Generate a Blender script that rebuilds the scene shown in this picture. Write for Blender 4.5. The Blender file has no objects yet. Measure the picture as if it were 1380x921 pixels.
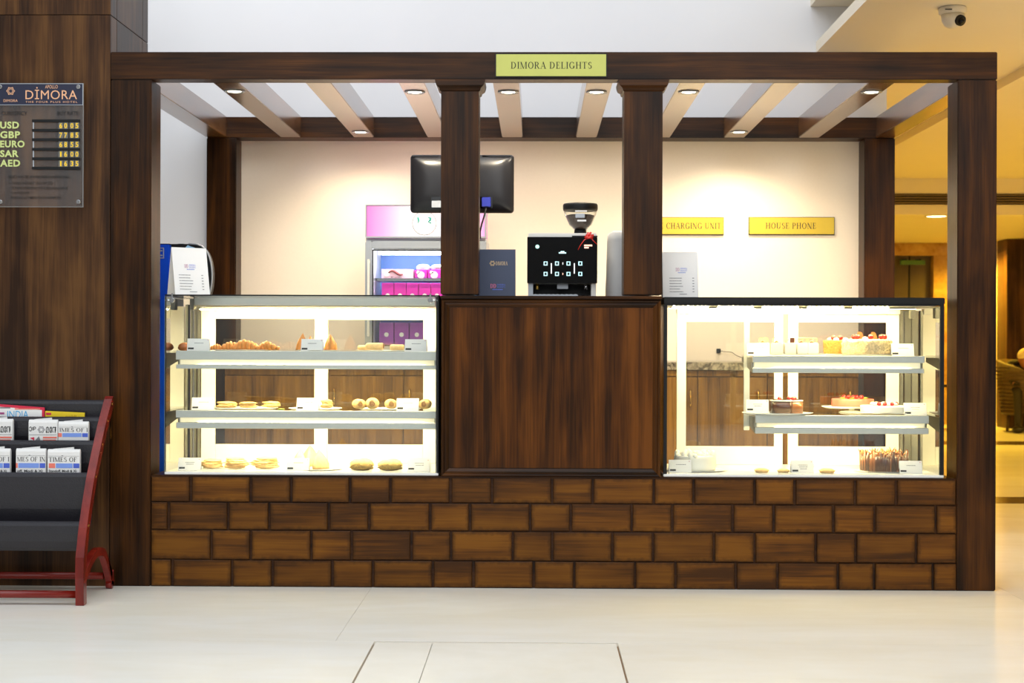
import bpy, bmesh, math, random
from mathutils import Vector, Matrix, noise as mnoise

random.seed(7)
S = bpy.context.scene
C = S.collection

# ---------------------------------------------------------------- camera
FPX = 2031.0                       # focal length in pixels of the 1380 x 921 frame
CAM = Vector((0.0, -6.5, 1.066))
YAW, ROLL = math.atan(33.0 / FPX), 0.0032
FW = Vector((-math.sin(YAW), math.cos(YAW), 0))
R0 = Vector((math.cos(YAW), math.sin(YAW), 0))
U0 = Vector((0, 0, 1))
RR = R0 * math.cos(ROLL) + U0 * math.sin(ROLL)
UR = U0 * math.cos(ROLL) - R0 * math.sin(ROLL)
cd = bpy.data.cameras.new('camera')
cd.sensor_width = 36.0
cd.lens = FPX / 1380.0 * 36.0
cd.clip_start, cd.clip_end = 0.05, 200
cd.dof.use_dof = True
cd.dof.focus_distance = 6.55
cd.dof.aperture_fstop = 4.5
cam = bpy.data.objects.new('camera', cd)
C.objects.link(cam)
m3 = Matrix((RR, UR, -FW)).transposed()
cam.matrix_world = Matrix.Translation(CAM) @ m3.to_4x4()
S.camera = cam

# ---------------------------------------------------------------- world, light, exposure
S.view_settings.view_transform = 'Standard'
S.view_settings.look = 'None'
S.view_settings.exposure = 0.0
S.view_settings.gamma = 1.0
S.view_settings.use_curve_mapping = False
w = bpy.data.worlds.new('world')
S.world = w
w.use_nodes = True
bg = w.node_tree.nodes['Background']
bg.inputs[0].default_value = (0.86, 0.93, 1.0, 1)
bg.inputs[1].default_value = 1.22
def area_light(name, loc, rot, sx, sy, power, col):
    l = bpy.data.lights.new(name, 'AREA')
    l.shape = 'RECTANGLE'; l.size = sx; l.size_y = sy
    l.energy = power; l.color = col
    o = bpy.data.objects.new(name, l); C.objects.link(o)
    o.location = loc; o.rotation_euler = rot
    return o
# skylight of the double-height lobby, high above the space in front of the kiosk
area_light('lobby_skylight', (-0.8, -3.2, 6.2), (0, 0, 0), 5.0, 4.0, 185, (0.9, 0.95, 1.0))
# added fill light high behind the viewer, brightens faces turned to the front
area_light('front_fill_light', (0.8, -11.7, 4.3), (math.radians(84), 0, 0), 11.0, 3.0, 320, (0.93, 0.97, 1.0))
area_light('side_fill_light', (-2.35, 1.25, 5.0), (0, 0, 0), 0.7, 0.9, 60, (0.93, 0.97, 1.0))  # unseen fill lamp added to lift the wall behind the column
S.cycles.use_denoising = True
S.cycles.max_bounces = 8
S.cycles.diffuse_bounces = 4
S.cycles.glossy_bounces = 4
S.cycles.transmission_bounces = 6
S.cycles.transparent_max_bounces = 16
S.cycles.sample_clamp_indirect = 6.0
S.cycles.caustics_reflective = False
S.cycles.caustics_refractive = False

# ---------------------------------------------------------------- helpers
def P(px, py, Y):
    """the point of the plane y = Y seen at pixel (px, py) of the photograph"""
    d = FW * FPX + RR * (px - 690.0) + UR * (460.5 - py)
    return CAM + d * ((Y - CAM.y) / d.y)
def PZ(px, py, Z):
    d = FW * FPX + RR * (px - 690.0) + UR * (460.5 - py)
    return CAM + d * ((Z - CAM.z) / d.z)
def rect(a, b, c, d, Y):
    """pixel rectangle (left, top, right, bottom) on the plane y = Y -> x0, x1, z0, z1"""
    mx, my = (a + c) / 2, (b + d) / 2
    return P(a, my, Y).x, P(c, my, Y).x, P(mx, d, Y).z, P(mx, b, Y).z

WL = {}                                              # world location of every root
def tag(o, label=None, cat=None, group=None, kind=None):
    if label: o['label'] = label
    if cat: o['category'] = cat
    if group: o['group'] = group
    if kind: o['kind'] = kind
    return o
def thing(name, label, cat, loc=(0, 0, 0), rotz=0, group=None, kind=None):
    o = bpy.data.objects.new(name, None)
    o.empty_display_size = 0.05
    C.objects.link(o)
    o.location = loc; o.rotation_euler = (0, 0, rotz)
    WL[o.name] = Vector(loc)
    return tag(o, label, cat, group, kind)

class MB:
    """collects shapes, given in world coordinates, and builds ONE mesh object"""
    def __init__(s):
        s.v = []; s.f = []; s.fm = []; s.fs = []; s.mi = 0
    def add(s, vs, fs, smooth=False):
        b = len(s.v)
        s.v += [Vector(v) for v in vs]
        for f in fs:
            s.f.append([b + i for i in f]); s.fm.append(s.mi); s.fs.append(smooth)
        return s
    def box(s, x0, x1, y0, y1, z0, z1):
        if x0 > x1: x0, x1 = x1, x0
        if y0 > y1: y0, y1 = y1, y0
        if z0 > z1: z0, z1 = z1, z0
        return s.add([(x0,y0,z0),(x1,y0,z0),(x1,y1,z0),(x0,y1,z0),(x0,y0,z1),(x1,y0,z1),(x1,y1,z1),(x0,y1,z1)],
                     [(0,3,2,1),(4,5,6,7),(0,1,5,4),(1,2,6,5),(2,3,7,6),(3,0,4,7)])
    def prism(s, poly, plane, a, b, smooth=False):
        """poly in the plane ('xz', 'yz' or 'xy') swept from a to b along the third axis"""
        def pt(p, t):
            return (p[0], t, p[1]) if plane == 'xz' else (t, p[0], p[1]) if plane == 'yz' else (p[0], p[1], t)
        n = len(poly)
        vs = [pt(p, a) for p in poly] + [pt(p, b) for p in poly]
        base = len(s.v)
        s.v += [Vector(v) for v in vs]
        fs = [list(range(n))[::-1], list(range(n, 2 * n))] + [[i, (i + 1) % n, n + (i + 1) % n, n + i] for i in range(n)]
        for k, f in enumerate(fs):
            s.f.append([base + i for i in f]); s.fm.append(s.mi); s.fs.append(smooth and k > 1)
        return s
    def ribbon(s, prof, plane, a, b, th):
        """an open profile with thickness th, swept like prism"""
        n = len(prof); L = []; Rr = []
        for i in range(n):
            p0 = Vector(prof[max(0, i - 1)]); p1 = Vector(prof[min(n - 1, i + 1)])
            t = (p1 - p0).normalized(); nn = Vector((-t.y, t.x)) * th / 2
            L.append(tuple(Vector(prof[i]) + nn)); Rr.append(tuple(Vector(prof[i]) - nn))
        for i in range(n - 1):
            s.prism([L[i], L[i + 1], Rr[i + 1], Rr[i]], plane, a, b)
        return s
    def cyl(s, p0, p1, r0, r1=None, n=16, smooth=True):
        p0, p1 = Vector(p0), Vector(p1)
        r1 = r0 if r1 is None else r1
        ax = (p1 - p0).normalized()
        u = ax.orthogonal().normalized(); v = ax.cross(u)
        vs = []
        for p, r in ((p0, r0), (p1, r1)):
            for i in range(n):
                t = 2 * math.pi * i / n
                vs.append(p + u * (r * math.cos(t)) + v * (r * math.sin(t)))
        b = len(s.v); s.v += vs
        for i in range(n):
            j = (i + 1) % n
            s.f.append([b + i, b + j, b + n + j, b + n + i]); s.fm.append(s.mi); s.fs.append(smooth)
        s.f.append([b + i for i in range(n)][::-1]); s.fm.append(s.mi); s.fs.append(False)
        s.f.append([b + n + i for i in range(n)]); s.fm.append(s.mi); s.fs.append(False)
        return s
    def tube(s, pts, r, n=8):
        pts = [Vector(p) for p in pts]
        rs = r if isinstance(r, (list, tuple)) else [r] * len(pts)
        b = len(s.v); u = None
        for k, p in enumerate(pts):
            t = (pts[min(k + 1, len(pts) - 1)] - pts[max(k - 1, 0)]).normalized()
            u = t.orthogonal().normalized() if u is None else (u - t * u.dot(t)).normalized()
            v = t.cross(u)
            for i in range(n):
                a = 2 * math.pi * i / n
                s.v.append(p + u * (rs[k] * math.cos(a)) + v * (rs[k] * math.sin(a)))
        for k in range(len(pts) - 1):
            for i in range(n):
                j = (i + 1) % n
                s.f.append([b + k * n + i, b + k * n + j, b + (k + 1) * n + j, b + (k + 1) * n + i]); s.fm.append(s.mi); s.fs.append(True)
        e = b + (len(pts) - 1) * n
        s.f.append([b + i for i in range(n)][::-1]); s.fm.append(s.mi); s.fs.append(False)
        s.f.append([e + i for i in range(n)]); s.fm.append(s.mi); s.fs.append(False)
        return s
    def lathe(s, prof, c, n=24):
        """profile [(r, z)] bottom to top about the vertical through c"""
        c = Vector(c); b = len(s.v)
        for r, z in prof:
            for i in range(n):
                a = 2 * math.pi * i / n
                s.v.append(c + Vector((r * math.cos(a), r * math.sin(a), z)))
        for k in range(len(prof) - 1):
            for i in range(n):
                j = (i + 1) % n
                s.f.append([b + k * n + i, b + k * n + j, b + (k + 1) * n + j, b + (k + 1) * n + i]); s.fm.append(s.mi); s.fs.append(True)
        if prof[0][0] > 1e-5:
            s.f.append([b + i for i in range(n)][::-1]); s.fm.append(s.mi); s.fs.append(False)
        if prof[-1][0] > 1e-5:
            e = b + (len(prof) - 1) * n
            s.f.append([e + i for i in range(n)]); s.fm.append(s.mi); s.fs.append(False)
        return s
    def ell(s, c, r, seg=14, ring=9, amp=0.0, freq=8.0, flat=-9, seed=0.0):
        """lumpy ellipsoid; everything below z = c.z + flat is pressed flat"""
        c = Vector(c); r = Vector(r); b = len(s.v)
        def put(d):
            p = Vector((d.x * r.x, d.y * r.y, d.z * r.z))
            if amp:
                p *= 1 + amp * mnoise.noise(Vector((d.x, d.y, d.z)) * freq + Vector((seed, seed * 2, 3)))
            if p.z < flat: p.z = flat
            s.v.append(c + p)
        put(Vector((0, 0, -1)))
        for k in range(1, ring):
            t = math.pi * k / ring
            for i in range(seg):
                a = 2 * math.pi * i / seg
                put(Vector((math.sin(t) * math.cos(a), math.sin(t) * math.sin(a), -math.cos(t))))
        put(Vector((0, 0, 1)))
        top = len(s.v) - 1
        def F(f):
            s.f.append(f); s.fm.append(s.mi); s.fs.append(True)
        for i in range(seg):
            j = (i + 1) % seg
            F([b, b + 1 + j, b + 1 + i])
            F([top, top - seg + i, top - seg + j])
            for k in range(ring - 2):
                q = b + 1 + k * seg
                F([q + i, q + j, q + seg + j, q + seg + i])
        return s
    def mat(s, i):
        s.mi = i
        return s
    def build(s, name, mats, parent=None, bevel=0.0, seg=2, loc=None, tri=False):
        off = Vector((0, 0, 0))
        if parent is not None: off = WL[parent.name]
        if loc is not None: off = Vector(loc)
        me = bpy.data.meshes.new(name)
        me.from_pydata([v - off for v in s.v], [], s.f)
        for m in (mats if isinstance(mats, (list, tuple)) else [mats]):
            me.materials.append(m)
        me.polygons.foreach_set('material_index', s.fm)
        me.polygons.foreach_set('use_smooth', s.fs)
        bm = bmesh.new(); bm.from_mesh(me)
        bmesh.ops.recalc_face_normals(bm, faces=bm.faces)
        if bevel > 0:
            es = [e for e in bm.edges if len(e.link_faces) == 2 and e.calc_face_angle(0) > 0.5]
            bmesh.ops.bevel(bm, geom=es, offset=bevel, segments=seg, affect='EDGES', clamp_overlap=True)
        bm.to_mesh(me); bm.free()
        me.update()
        o = bpy.data.objects.new(name, me)
        C.objects.link(o)
        if loc is not None:
            o.location = Vector(loc) - (WL[parent.name] if parent is not None else Vector((0, 0, 0)))
        if parent is not None: o.parent = parent
        WL[o.name] = off.copy()
        return o

def obj_copy(o, parent=None):
    c = o.copy(); C.objects.link(c)
    if parent is not None: c.parent = parent
    for ch in list(o.children): obj_copy(ch, c)
    return c
used = set()
def put(proto, loc, rotz, label, group=None, scale=1.0):
    """first call places the prototype itself, later calls a copy of it and its parts"""
    o = proto
    if proto.name in used: o = obj_copy(proto)
    else: used.add(proto.name)
    o.location = loc; o.rotation_euler = (proto.rotation_euler.x, 0, rotz)
    o.scale = (scale, scale, scale) if not isinstance(scale, tuple) else scale
    tag(o, label, None, group)
    return o

PENDING = []
def text(s, name, parent, box, Y, mat, bold=0.0, space=1.0, d=0.0):
    """sans lettering fitted into box (x0, x1, z0, z1) on the plane y = Y, facing the viewer's side"""
    cu = bpy.data.curves.new(name, 'FONT')
    cu.body = s; cu.offset = bold; cu.space_character = space; cu.resolution_u = 3
    o = bpy.data.objects.new(name, cu); C.objects.link(o)
    PENDING.append((o, name, parent, box, Y, mat, d))
def finish_texts():
    bpy.context.view_layer.update()
    dg = bpy.context.evaluated_depsgraph_get()
    for o, name, parent, box, Y, mat, d in PENDING:
        me = bpy.data.meshes.new_from_object(o.evaluated_get(dg))
        xs = [v.co.x for v in me.vertices]; ys = [v.co.y for v in me.vertices]
        if xs:
            x0, x1, y0, y1 = min(xs), max(xs), min(ys), max(ys)
            off = WL[parent.name]
            for v in me.vertices:
                X = box[0] + (v.co.x - x0) / max(1e-6, x1 - x0) * (box[1] - box[0])
                Z = box[2] + (v.co.y - y0) / max(1e-6, y1 - y0) * (box[3] - box[2])
                v.co = Vector((X, Y, Z)) - off
        me.materials.clear(); me.materials.append(mat)
        bpy.data.objects.remove(o)
        t = bpy.data.objects.new(name, me); C.objects.link(t)
        t.parent = parent
    PENDING.clear()

# a thick-and-thin serif alphabet drawn from strokes (cap height 1)
TK, HN, SF = 0.145, 0.05, 0.085
def _q(x0, x1, y0, y1): return [(x0, y0), (x1, y0), (x1, y1), (x0, y1)]
def _stem(x, w=TK, y0=0.0, y1=1.0, b=True, t=True):
    r = [_q(x, x + w, y0, y1)]
    if b: r.append(_q(x - SF, x + w + SF, y0, y0 + HN))
    if t: r.append(_q(x - SF, x + w + SF, y1 - HN, y1))
    return r
def _diag(x0, y0, x1, y1, w): return [[(x0, y0), (x0 + w, y0), (x1 + w, y1), (x1, y1)]]
def _arc(cx, cy, rx, ry, a0, a1, n=14, tk=TK):
    r = []
    for i in range(n):
        q = []
        for k, inner in ((i, 0), (i + 1, 0), (i + 1, 1), (i, 1)):
            a = math.radians(a0 + (a1 - a0) * k / n)
            t = HN + (tk - HN) * abs(math.cos(a)) if inner else 0
            q.append((cx + (rx - t) * math.cos(a), cy + (ry - t) * math.sin(a)))
        r.append(q)
    return r
GL = {
 'I': (_stem(.1), .36),
 'D': (_stem(.1) + _arc(.36, .5, .46, .5, -90, 90) + [_q(.2, .38, 0, HN), _q(.2, .38, 1 - HN, 1)], .92),
 'O': (_arc(.46, .5, .42, .52, 0, 360, 26), .92),
 'C': (_arc(.46, .5, .42, .52, 42, 318, 22) + [_q(.74, .78, .68, .95)], .84),
 'G': (_arc(.46, .5, .42, .52, 42, 320, 22) + [_q(.74, .78, .68, .95)] + _stem(.68, TK, .05, .42, False, True), .95),
 'L': (_stem(.1) + [_q(.1, .64, 0, HN), _q(.6, .64, 0, .28)], .70),
 'E': (_stem(.1) + [_q(.1, .62, 0, HN), _q(.59, .63, 0, .27), _q(.1, .6, 1 - HN, 1), _q(.56, .6, .75, 1), _q(.2, .46, .5, .55), _q(.43, .46, .4, .64)], .70),
 'F': (_stem(.1) + [_q(.1, .6, 1 - HN, 1), _q(.56, .6, .75, 1), _q(.2, .46, .5, .55), _q(.43, .46, .4, .64)], .66),
 'H': (_stem(.1) + _stem(.66) + [_q(.2, .7, .5, .55)], .92),
 'N': (_stem(.1, HN) + _stem(.74, HN) + _diag(.62, 0, .05, 1, TK + .02), .92),
 'M': (_stem(.1, HN) + _stem(.86, TK) + _diag(.46, 0, .06, 1, TK) + _diag(.5, 0, .86, 1, HN), 1.12),
 'A': (_diag(.08, 0, .42, 1, HN) + _diag(.68, 0, .36, 1.02, TK) + [_q(.2, .68, .33, .38), _q(0, .24, 0, HN), _q(.58, .92, 0, HN)], .90),
 'R': (_stem(.1) + _arc(.36, .74, .32, .26, -90, 90, 12) + [_q(.2, .4, .48, .53), _q(.2, .4, 1 - HN, 1)] + _diag(.64, 0, .32, .5, TK) + [_q(.62, .86, 0, HN)], .86),
 'P': (_stem(.1) + _arc(.36, .73, .34, .27, -90, 90, 12) + [_q(.2, .4, .46, .51), _q(.2, .4, 1 - HN, 1)], .74),
 'B': (_stem(.1) + _arc(.36, .75, .29, .25, -90, 90, 10) + _arc(.38, .26, .34, .26, -90, 90, 10) + [_q(.2, .4, .47, .52), _q(.2, .4, 0, HN), _q(.2, .4, 1 - HN, 1)], .78),
 'S': (_arc(.34, .74, .26, .26, 50, 270, 12) + _arc(.34, .26, .28, .28, -130, 90, 12) + [_q(.5, .54, .72, .96), _q(.1, .14, .06, .3)], .66),
 'T': (_stem(.32, TK, 0, 1, True, False) + [_q(.02, .77, 1 - HN, 1), _q(.02, .06, .76, 1), _q(.73, .77, .76, 1)], .80),
 'U': (_stem(.1, TK, .3, 1, False, True) + _stem(.7, HN, .3, 1, False, True) + _arc(.425, .32, .325, .34, 180, 360, 14), .92),
 ' ': ([], .34),
}
def serif(s, name, parent, box, Y, mat, track=0.06):
    polys, x = [], 0.0
    for ch in s:
        g, wd = GL[ch]
        for q in g: polys.append([(x + p[0], p[1]) for p in q])
        x += wd + track
    xs = [p[0] for q in polys for p in q]
    a, b = min(xs), max(xs)
    m = MB()
    for q in polys:
        m.add([(box[0] + (p[0] - a) / (b - a) * (box[1] - box[0]), Y, box[2] + p[1] * (box[3] - box[2])) for p in q], [list(range(len(q)))])
    return m.build(name, mat, parent)

# ---------------------------------------------------------------- materials
def lin(r, g, b):
    f = lambda c: ((c / 255 + 0.055) / 1.055) ** 2.4 if c > 10 else c / 255 / 12.92
    return (f(r), f(g), f(b), 1)
def newmat(name):
    m = bpy.data.materials.new(name); m.use_nodes = True
    nt = m.node_tree
    return m, nt, nt.nodes['Principled BSDF']
def N(nt, typ, **kw):
    n = nt.nodes.new(typ)
    for k, v in kw.items():
        if k.startswith('i_'): n.inputs[k[2:].replace('_', ' ')].default_value = v
        else: setattr(n, k, v)
    return n
def mat(name, col, rough=0.5, metal=0.0, spec=0.5, emit=None, es=0.0, var=0.06, vs=30.0, coat=0.0, bump=0.0, trans=0.0):
    """plain surface with a slight procedural variation of tone"""
    m, nt, b = newmat(name)
    b.inputs['Roughness'].default_value = rough
    b.inputs['Metallic'].default_value = metal
    b.inputs['Specular IOR Level'].default_value = spec
    b.inputs['Coat Weight'].default_value = coat
    b.inputs['Coat Roughness'].default_value = 0.08
    b.inputs['Transmission Weight'].default_value = trans
    tc = N(nt, 'ShaderNodeTexCoord')
    no = N(nt, 'ShaderNodeTexNoise', i_Scale=vs, i_Detail=3.0)
    nt.links.new(tc.outputs['Object'], no.inputs['Vector'])
    mx = N(nt, 'ShaderNodeMix', data_type='RGBA')
    mx.inputs[6].default_value = tuple(max(0, c * (1 - var)) for c in col[:3]) + (1,)
    mx.inputs[7].default_value = tuple(c * (1 + var) for c in col[:3]) + (1,)
    nt.links.new(no.outputs['Fac'], mx.inputs[0])
    nt.links.new(mx.outputs[2], b.inputs['Base Color'])
    if emit is not None:
        b.inputs['Emission Color'].default_value = emit
        b.inputs['Emission Strength'].default_value = es
    if bump:
        bp = N(nt, 'ShaderNodeBump', i_Strength=bump, i_Distance=0.004)
        nt.links.new(no.outputs['Fac'], bp.inputs['Height'])
        nt.links.new(bp.outputs['Normal'], b.inputs['Normal'])
    return m
def wood(name, dark, mid, light, axis, rough=0.34, blotch=1.0, grain=1.0, spec=0.13, coat=0.04, stain=False, rnd=True):
    """stained, varnished timber; the grain runs along the axis"""
    m, nt, b = newmat(name)
    L = nt.links.new
    tc = N(nt, 'ShaderNodeTexCoord')
    oi = N(nt, 'ShaderNodeObjectInfo')
    ad = N(nt, 'ShaderNodeVectorMath', operation='ADD')
    sc = N(nt, 'ShaderNodeVectorMath', operation='SCALE'); sc.inputs['Scale'].default_value = 37.0
    cb = N(nt, 'ShaderNodeCombineXYZ')
    for k in range(3): L(oi.outputs['Random'], cb.inputs[k])
    L(cb.outputs[0], sc.inputs[0])
    L(tc.outputs['Object'], ad.inputs[0])
    if rnd: L(sc.outputs[0], ad.inputs[1])
    def stretched(across, along, detail, rough_):
        mp = N(nt, 'ShaderNodeMapping')
        s = [across] * 3; s[axis] = along
        mp.inputs['Scale'].default_value = s
        L(ad.outputs[0], mp.inputs['Vector'])
        no = N(nt, 'ShaderNodeTexNoise', i_Scale=1.0, i_Detail=detail, i_Roughness=rough_, i_Distortion=0.35)
        L(mp.outputs[0], no.inputs['Vector'])
        return no
    n1 = stretched(16.0, 0.9, 4.0, 0.6)       # broad streaks
    n2 = stretched(130.0, 3.0, 3.0, 0.6)      # pores
    n3 = stretched(3.2, 1.6, 3.0, 0.55)       # cloudy stain
    a = N(nt, 'ShaderNodeMath', operation='MULTIPLY_ADD'); L(n2.outputs['Fac'], a.inputs[0]); a.inputs[1].default_value = 0.42 * grain; L(n1.outputs['Fac'], a.inputs[2])
    c = N(nt, 'ShaderNodeMath', operation='MULTIPLY_ADD'); L(n3.outputs['Fac'], c.inputs[0]); c.inputs[1].default_value = 0.75 * blotch; L(a.outputs[0], c.inputs[2])
    d = N(nt, 'ShaderNodeMath', operation='SUBTRACT'); L(c.outputs[0], d.inputs[0]); d.inputs[1].default_value = 0.21 * grain + 0.375 * blotch
    rp = N(nt, 'ShaderNodeValToRGB')
    e = rp.color_ramp.elements
    e[0].position = 0.32; e[0].color = dark
    e[1].position = 0.70; e[1].color = light
    k = rp.color_ramp.elements.new(0.5); k.color = mid
    L(d.outputs[0], rp.inputs[0])
    col = rp.outputs[0]
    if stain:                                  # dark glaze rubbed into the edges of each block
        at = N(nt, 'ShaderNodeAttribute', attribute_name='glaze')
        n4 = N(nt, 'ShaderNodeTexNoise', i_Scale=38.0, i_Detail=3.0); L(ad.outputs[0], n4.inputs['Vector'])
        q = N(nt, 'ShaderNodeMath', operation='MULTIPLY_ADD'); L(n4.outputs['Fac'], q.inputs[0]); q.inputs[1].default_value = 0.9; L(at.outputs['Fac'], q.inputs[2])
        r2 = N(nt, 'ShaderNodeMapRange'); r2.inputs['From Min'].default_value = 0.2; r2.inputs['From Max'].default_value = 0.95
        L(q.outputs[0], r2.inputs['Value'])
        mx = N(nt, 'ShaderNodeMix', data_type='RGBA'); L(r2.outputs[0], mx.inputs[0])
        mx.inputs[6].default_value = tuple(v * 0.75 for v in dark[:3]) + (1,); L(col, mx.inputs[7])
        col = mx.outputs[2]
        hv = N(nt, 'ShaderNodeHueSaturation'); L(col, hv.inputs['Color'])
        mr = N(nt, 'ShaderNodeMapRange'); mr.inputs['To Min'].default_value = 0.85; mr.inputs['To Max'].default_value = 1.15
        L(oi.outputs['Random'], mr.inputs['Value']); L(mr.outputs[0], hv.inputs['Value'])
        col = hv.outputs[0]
    L(col, b.inputs['Base Color'])
    b.inputs['Roughness'].default_value = rough
    b.inputs['Specular IOR Level'].default_value = spec
    b.inputs['Coat Weight'].default_value = coat
    b.inputs['Coat Roughness'].default_value = 0.22
    bp = N(nt, 'ShaderNodeBump', i_Strength=0.25, i_Distance=0.0015)
    L(n2.outputs['Fac'], bp.inputs['Height']); L(bp.outputs['Normal'], b.inputs['Normal'])
    return m
def glass(name, tint=(1, 1, 1, 1), ior=1.45, rough=0.0, boost=1.0):
    """thin pane: clear, with the mirror image its angle gives"""
    m, nt, b = newmat(name)
    nt.nodes.remove(b)
    out = nt.nodes['Material Output']
    tr = N(nt, 'ShaderNodeBsdfTransparent'); tr.inputs[0].default_value = tint
    gl = N(nt, 'ShaderNodeBsdfGlossy', i_Roughness=rough)
    # Schlick's curve of the facing angle, the same for both faces of the pane
    fr = N(nt, 'ShaderNodeLayerWeight'); fr.inputs['Blend'].default_value = 0.5
    pw = N(nt, 'ShaderNodeMath', operation='POWER'); pw.inputs[1].default_value = 5.0
    f0 = ((ior - 1) / (ior + 1)) ** 2
    ma = N(nt, 'ShaderNodeMath', operation='MULTIPLY_ADD'); ma.inputs[1].default_value = 1 - f0; ma.inputs[2].default_value = f0
    ml = N(nt, 'ShaderNodeMath', operation='MULTIPLY', use_clamp=True); ml.inputs[1].default_value = boost
    nt.links.new(fr.outputs['Facing'], pw.inputs[0]); nt.links.new(pw.outputs[0], ma.inputs[0])
    mx = N(nt, 'ShaderNodeMixShader')
    nt.links.new(ma.outputs[0], ml.inputs[0]); nt.links.new(ml.outputs[0], mx.inputs[0])
    nt.links.new(tr.outputs[0], mx.inputs[1]); nt.links.new(gl.outputs[0], mx.inputs[2])
    nt.links.new(mx.outputs[0], out.inputs['Surface'])
    return m
def lamp(name, col, s):
    m, nt, b = newmat(name)
    b.inputs['Base Color'].default_value = (0.8, 0.8, 0.78, 1)
    b.inputs['Emission Color'].default_value = col
    b.inputs['Emission Strength'].default_value = s
    return m
def marble(name, base, vein, scale=1.6, rough=0.16, spec=0.4, stretch=(1, 1, 1), lo=0.42, hi=0.75):
    m, nt, b = newmat(name)
    L = nt.links.new
    tc = N(nt, 'ShaderNodeTexCoord')
    mp = N(nt, 'ShaderNodeMapping'); mp.inputs['Scale'].default_value = stretch
    L(tc.outputs['Object'], mp.inputs['Vector'])
    n1 = N(nt, 'ShaderNodeTexNoise', i_Scale=scale, i_Detail=7.0, i_Roughness=0.6, i_Distortion=0.8); L(mp.outputs[0], n1.inputs['Vector'])
    n2 = N(nt, 'ShaderNodeTexNoise', i_Scale=scale * 9, i_Detail=4.0); L(mp.outputs[0], n2.inputs['Vector'])
    a = N(nt, 'ShaderNodeMath', operation='MULTIPLY_ADD'); L(n2.outputs['Fac'], a.inputs[0]); a.inputs[1].default_value = 0.25; L(n1.outputs['Fac'], a.inputs[2])
    r = N(nt, 'ShaderNodeValToRGB'); e = r.color_ramp.elements
    e[0].position = lo; e[0].color = base; e[1].position = hi; e[1].color = vein
    L(a.outputs[0], r.inputs[0]); L(r.outputs[0], b.inputs['Base Color'])
    b.inputs['Roughness'].default_value = rough
    b.inputs['Specular IOR Level'].default_value = spec
    return m

M = {}
WD, WM, WLT = lin(30, 15, 4), lin(52, 28, 7), lin(78, 44, 12)
M['wood_v'] = wood('dark_walnut_upright', WD, WM, WLT, 2)
M['wood_x'] = wood('dark_walnut_across', WD, WM, WLT, 0)
M['wood_y'] = wood('dark_walnut_deep', lin(74, 44, 18), lin(114, 74, 34), lin(148, 100, 50), 1, rough=0.24, coat=1.0, spec=0.6)
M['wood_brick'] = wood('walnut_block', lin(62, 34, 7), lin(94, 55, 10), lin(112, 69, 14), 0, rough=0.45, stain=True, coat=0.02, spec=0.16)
M['wood_joint'] = wood('walnut_joint', lin(40, 24, 16), lin(58, 34, 20), lin(74, 46, 26), 0)
M['wood_panel'] = wood('red_walnut_panel', lin(44, 22, 4), lin(74, 39, 8), lin(102, 57, 15), 2, blotch=0.8)
M['wood_column'] = wood('column_veneer', lin(44, 28, 18), lin(68, 44, 26), lin(92, 62, 34), 2, blotch=1.2)
M['wood_dark'] = wood('ebony_walnut', lin(30, 19, 15), lin(46, 29, 22), lin(62, 40, 28), 0)
M['wood_back'] = wood('cabinet_walnut', lin(84, 54, 18), lin(126, 88, 34), lin(150, 108, 46), 2, blotch=0.7)
M['wood_red_x'] = wood('mahogany_rod', lin(92, 17, 10), lin(116, 25, 15), lin(130, 34, 21), 0, rough=0.25, coat=0.6, grain=0.5, blotch=0.5)
M['wood_red'] = wood('mahogany_rack', lin(92, 17, 10), lin(116, 25, 15), lin(130, 34, 21), 2, rough=0.25, coat=0.6, grain=0.5, blotch=0.5)
M['wall'] = mat('wall_paint', lin(236, 235, 237), 0.7, var=0.015, vs=3, spec=0.25)
M['wall_cream'] = mat('wall_warm_cream', lin(248, 233, 211), 0.7, var=0.02, vs=90, spec=0.2)
M['ceil'] = mat('ceiling_paint', lin(236, 226, 206), 0.75, var=0.015, vs=3, spec=0.2)
M['floor'] = marble('floor_cream_marble', lin(243, 240, 233), lin(234, 227, 211), 0.9, 0.2, 0.35, (0.5, 1.6, 1))
M['floor_inlay'] = marble('floor_pale_marble', lin(244, 240, 230), lin(236, 230, 216), 1.3, 0.2, 0.35)
M['grout'] = mat('brown_grout', lin(150, 112, 74), 0.7)
M['floor_dark'] = marble('dark_border_stone', lin(60, 44, 26), lin(84, 62, 36), 2, 0.2)
M['granite'] = marble('speckled_granite', lin(176, 160, 136), lin(70, 56, 44), 26, 0.18, 0.5, lo=0.5, hi=0.72)
M['marble_gold'] = marble('golden_marble', lin(206, 170, 100), lin(160, 118, 60), 2.5, 0.2)
M['steel'] = mat('brushed_steel', lin(206, 207, 202), 0.32, 0.55, vs=60)
M['chrome'] = mat('polished_steel', lin(220, 222, 225), 0.12, 1.0)
M['alu'] = mat('white_aluminium', lin(240, 236, 224), 0.4, 0.0, var=0.02)
M['silver'] = mat('silver_coating', lin(172, 177, 184), 0.3, 0.25)
M['grey_metal'] = mat('grey_metal', lin(120, 118, 110), 0.4, 0.6)
M['black'] = mat('black_coating', lin(13, 13, 14), 0.5, spec=0.3)
M['black_gloss'] = mat('black_glass_front', lin(5, 5, 6), 0.08, spec=0.3)
M['black_leather'] = mat('black_leather', lin(34, 32, 38), 0.42, vs=160, bump=0.3, var=0.15)
M['monitor'] = mat('monitor_plastic', lin(24, 24, 28), 0.3, spec=0.35, vs=200)
M['glass'] = glass('clear_pane', (0.985, 1, 0.99, 1))
M['glass_rear'] = glass('sliding_pane', (0.9, 0.9, 0.88, 1), 1.6, 0.0, 1.5)
M['glass_side'] = glass('half_mirror_pane', (0.94, 0.96, 0.94, 1), 1.6, 0.0, 3.6)
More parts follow.
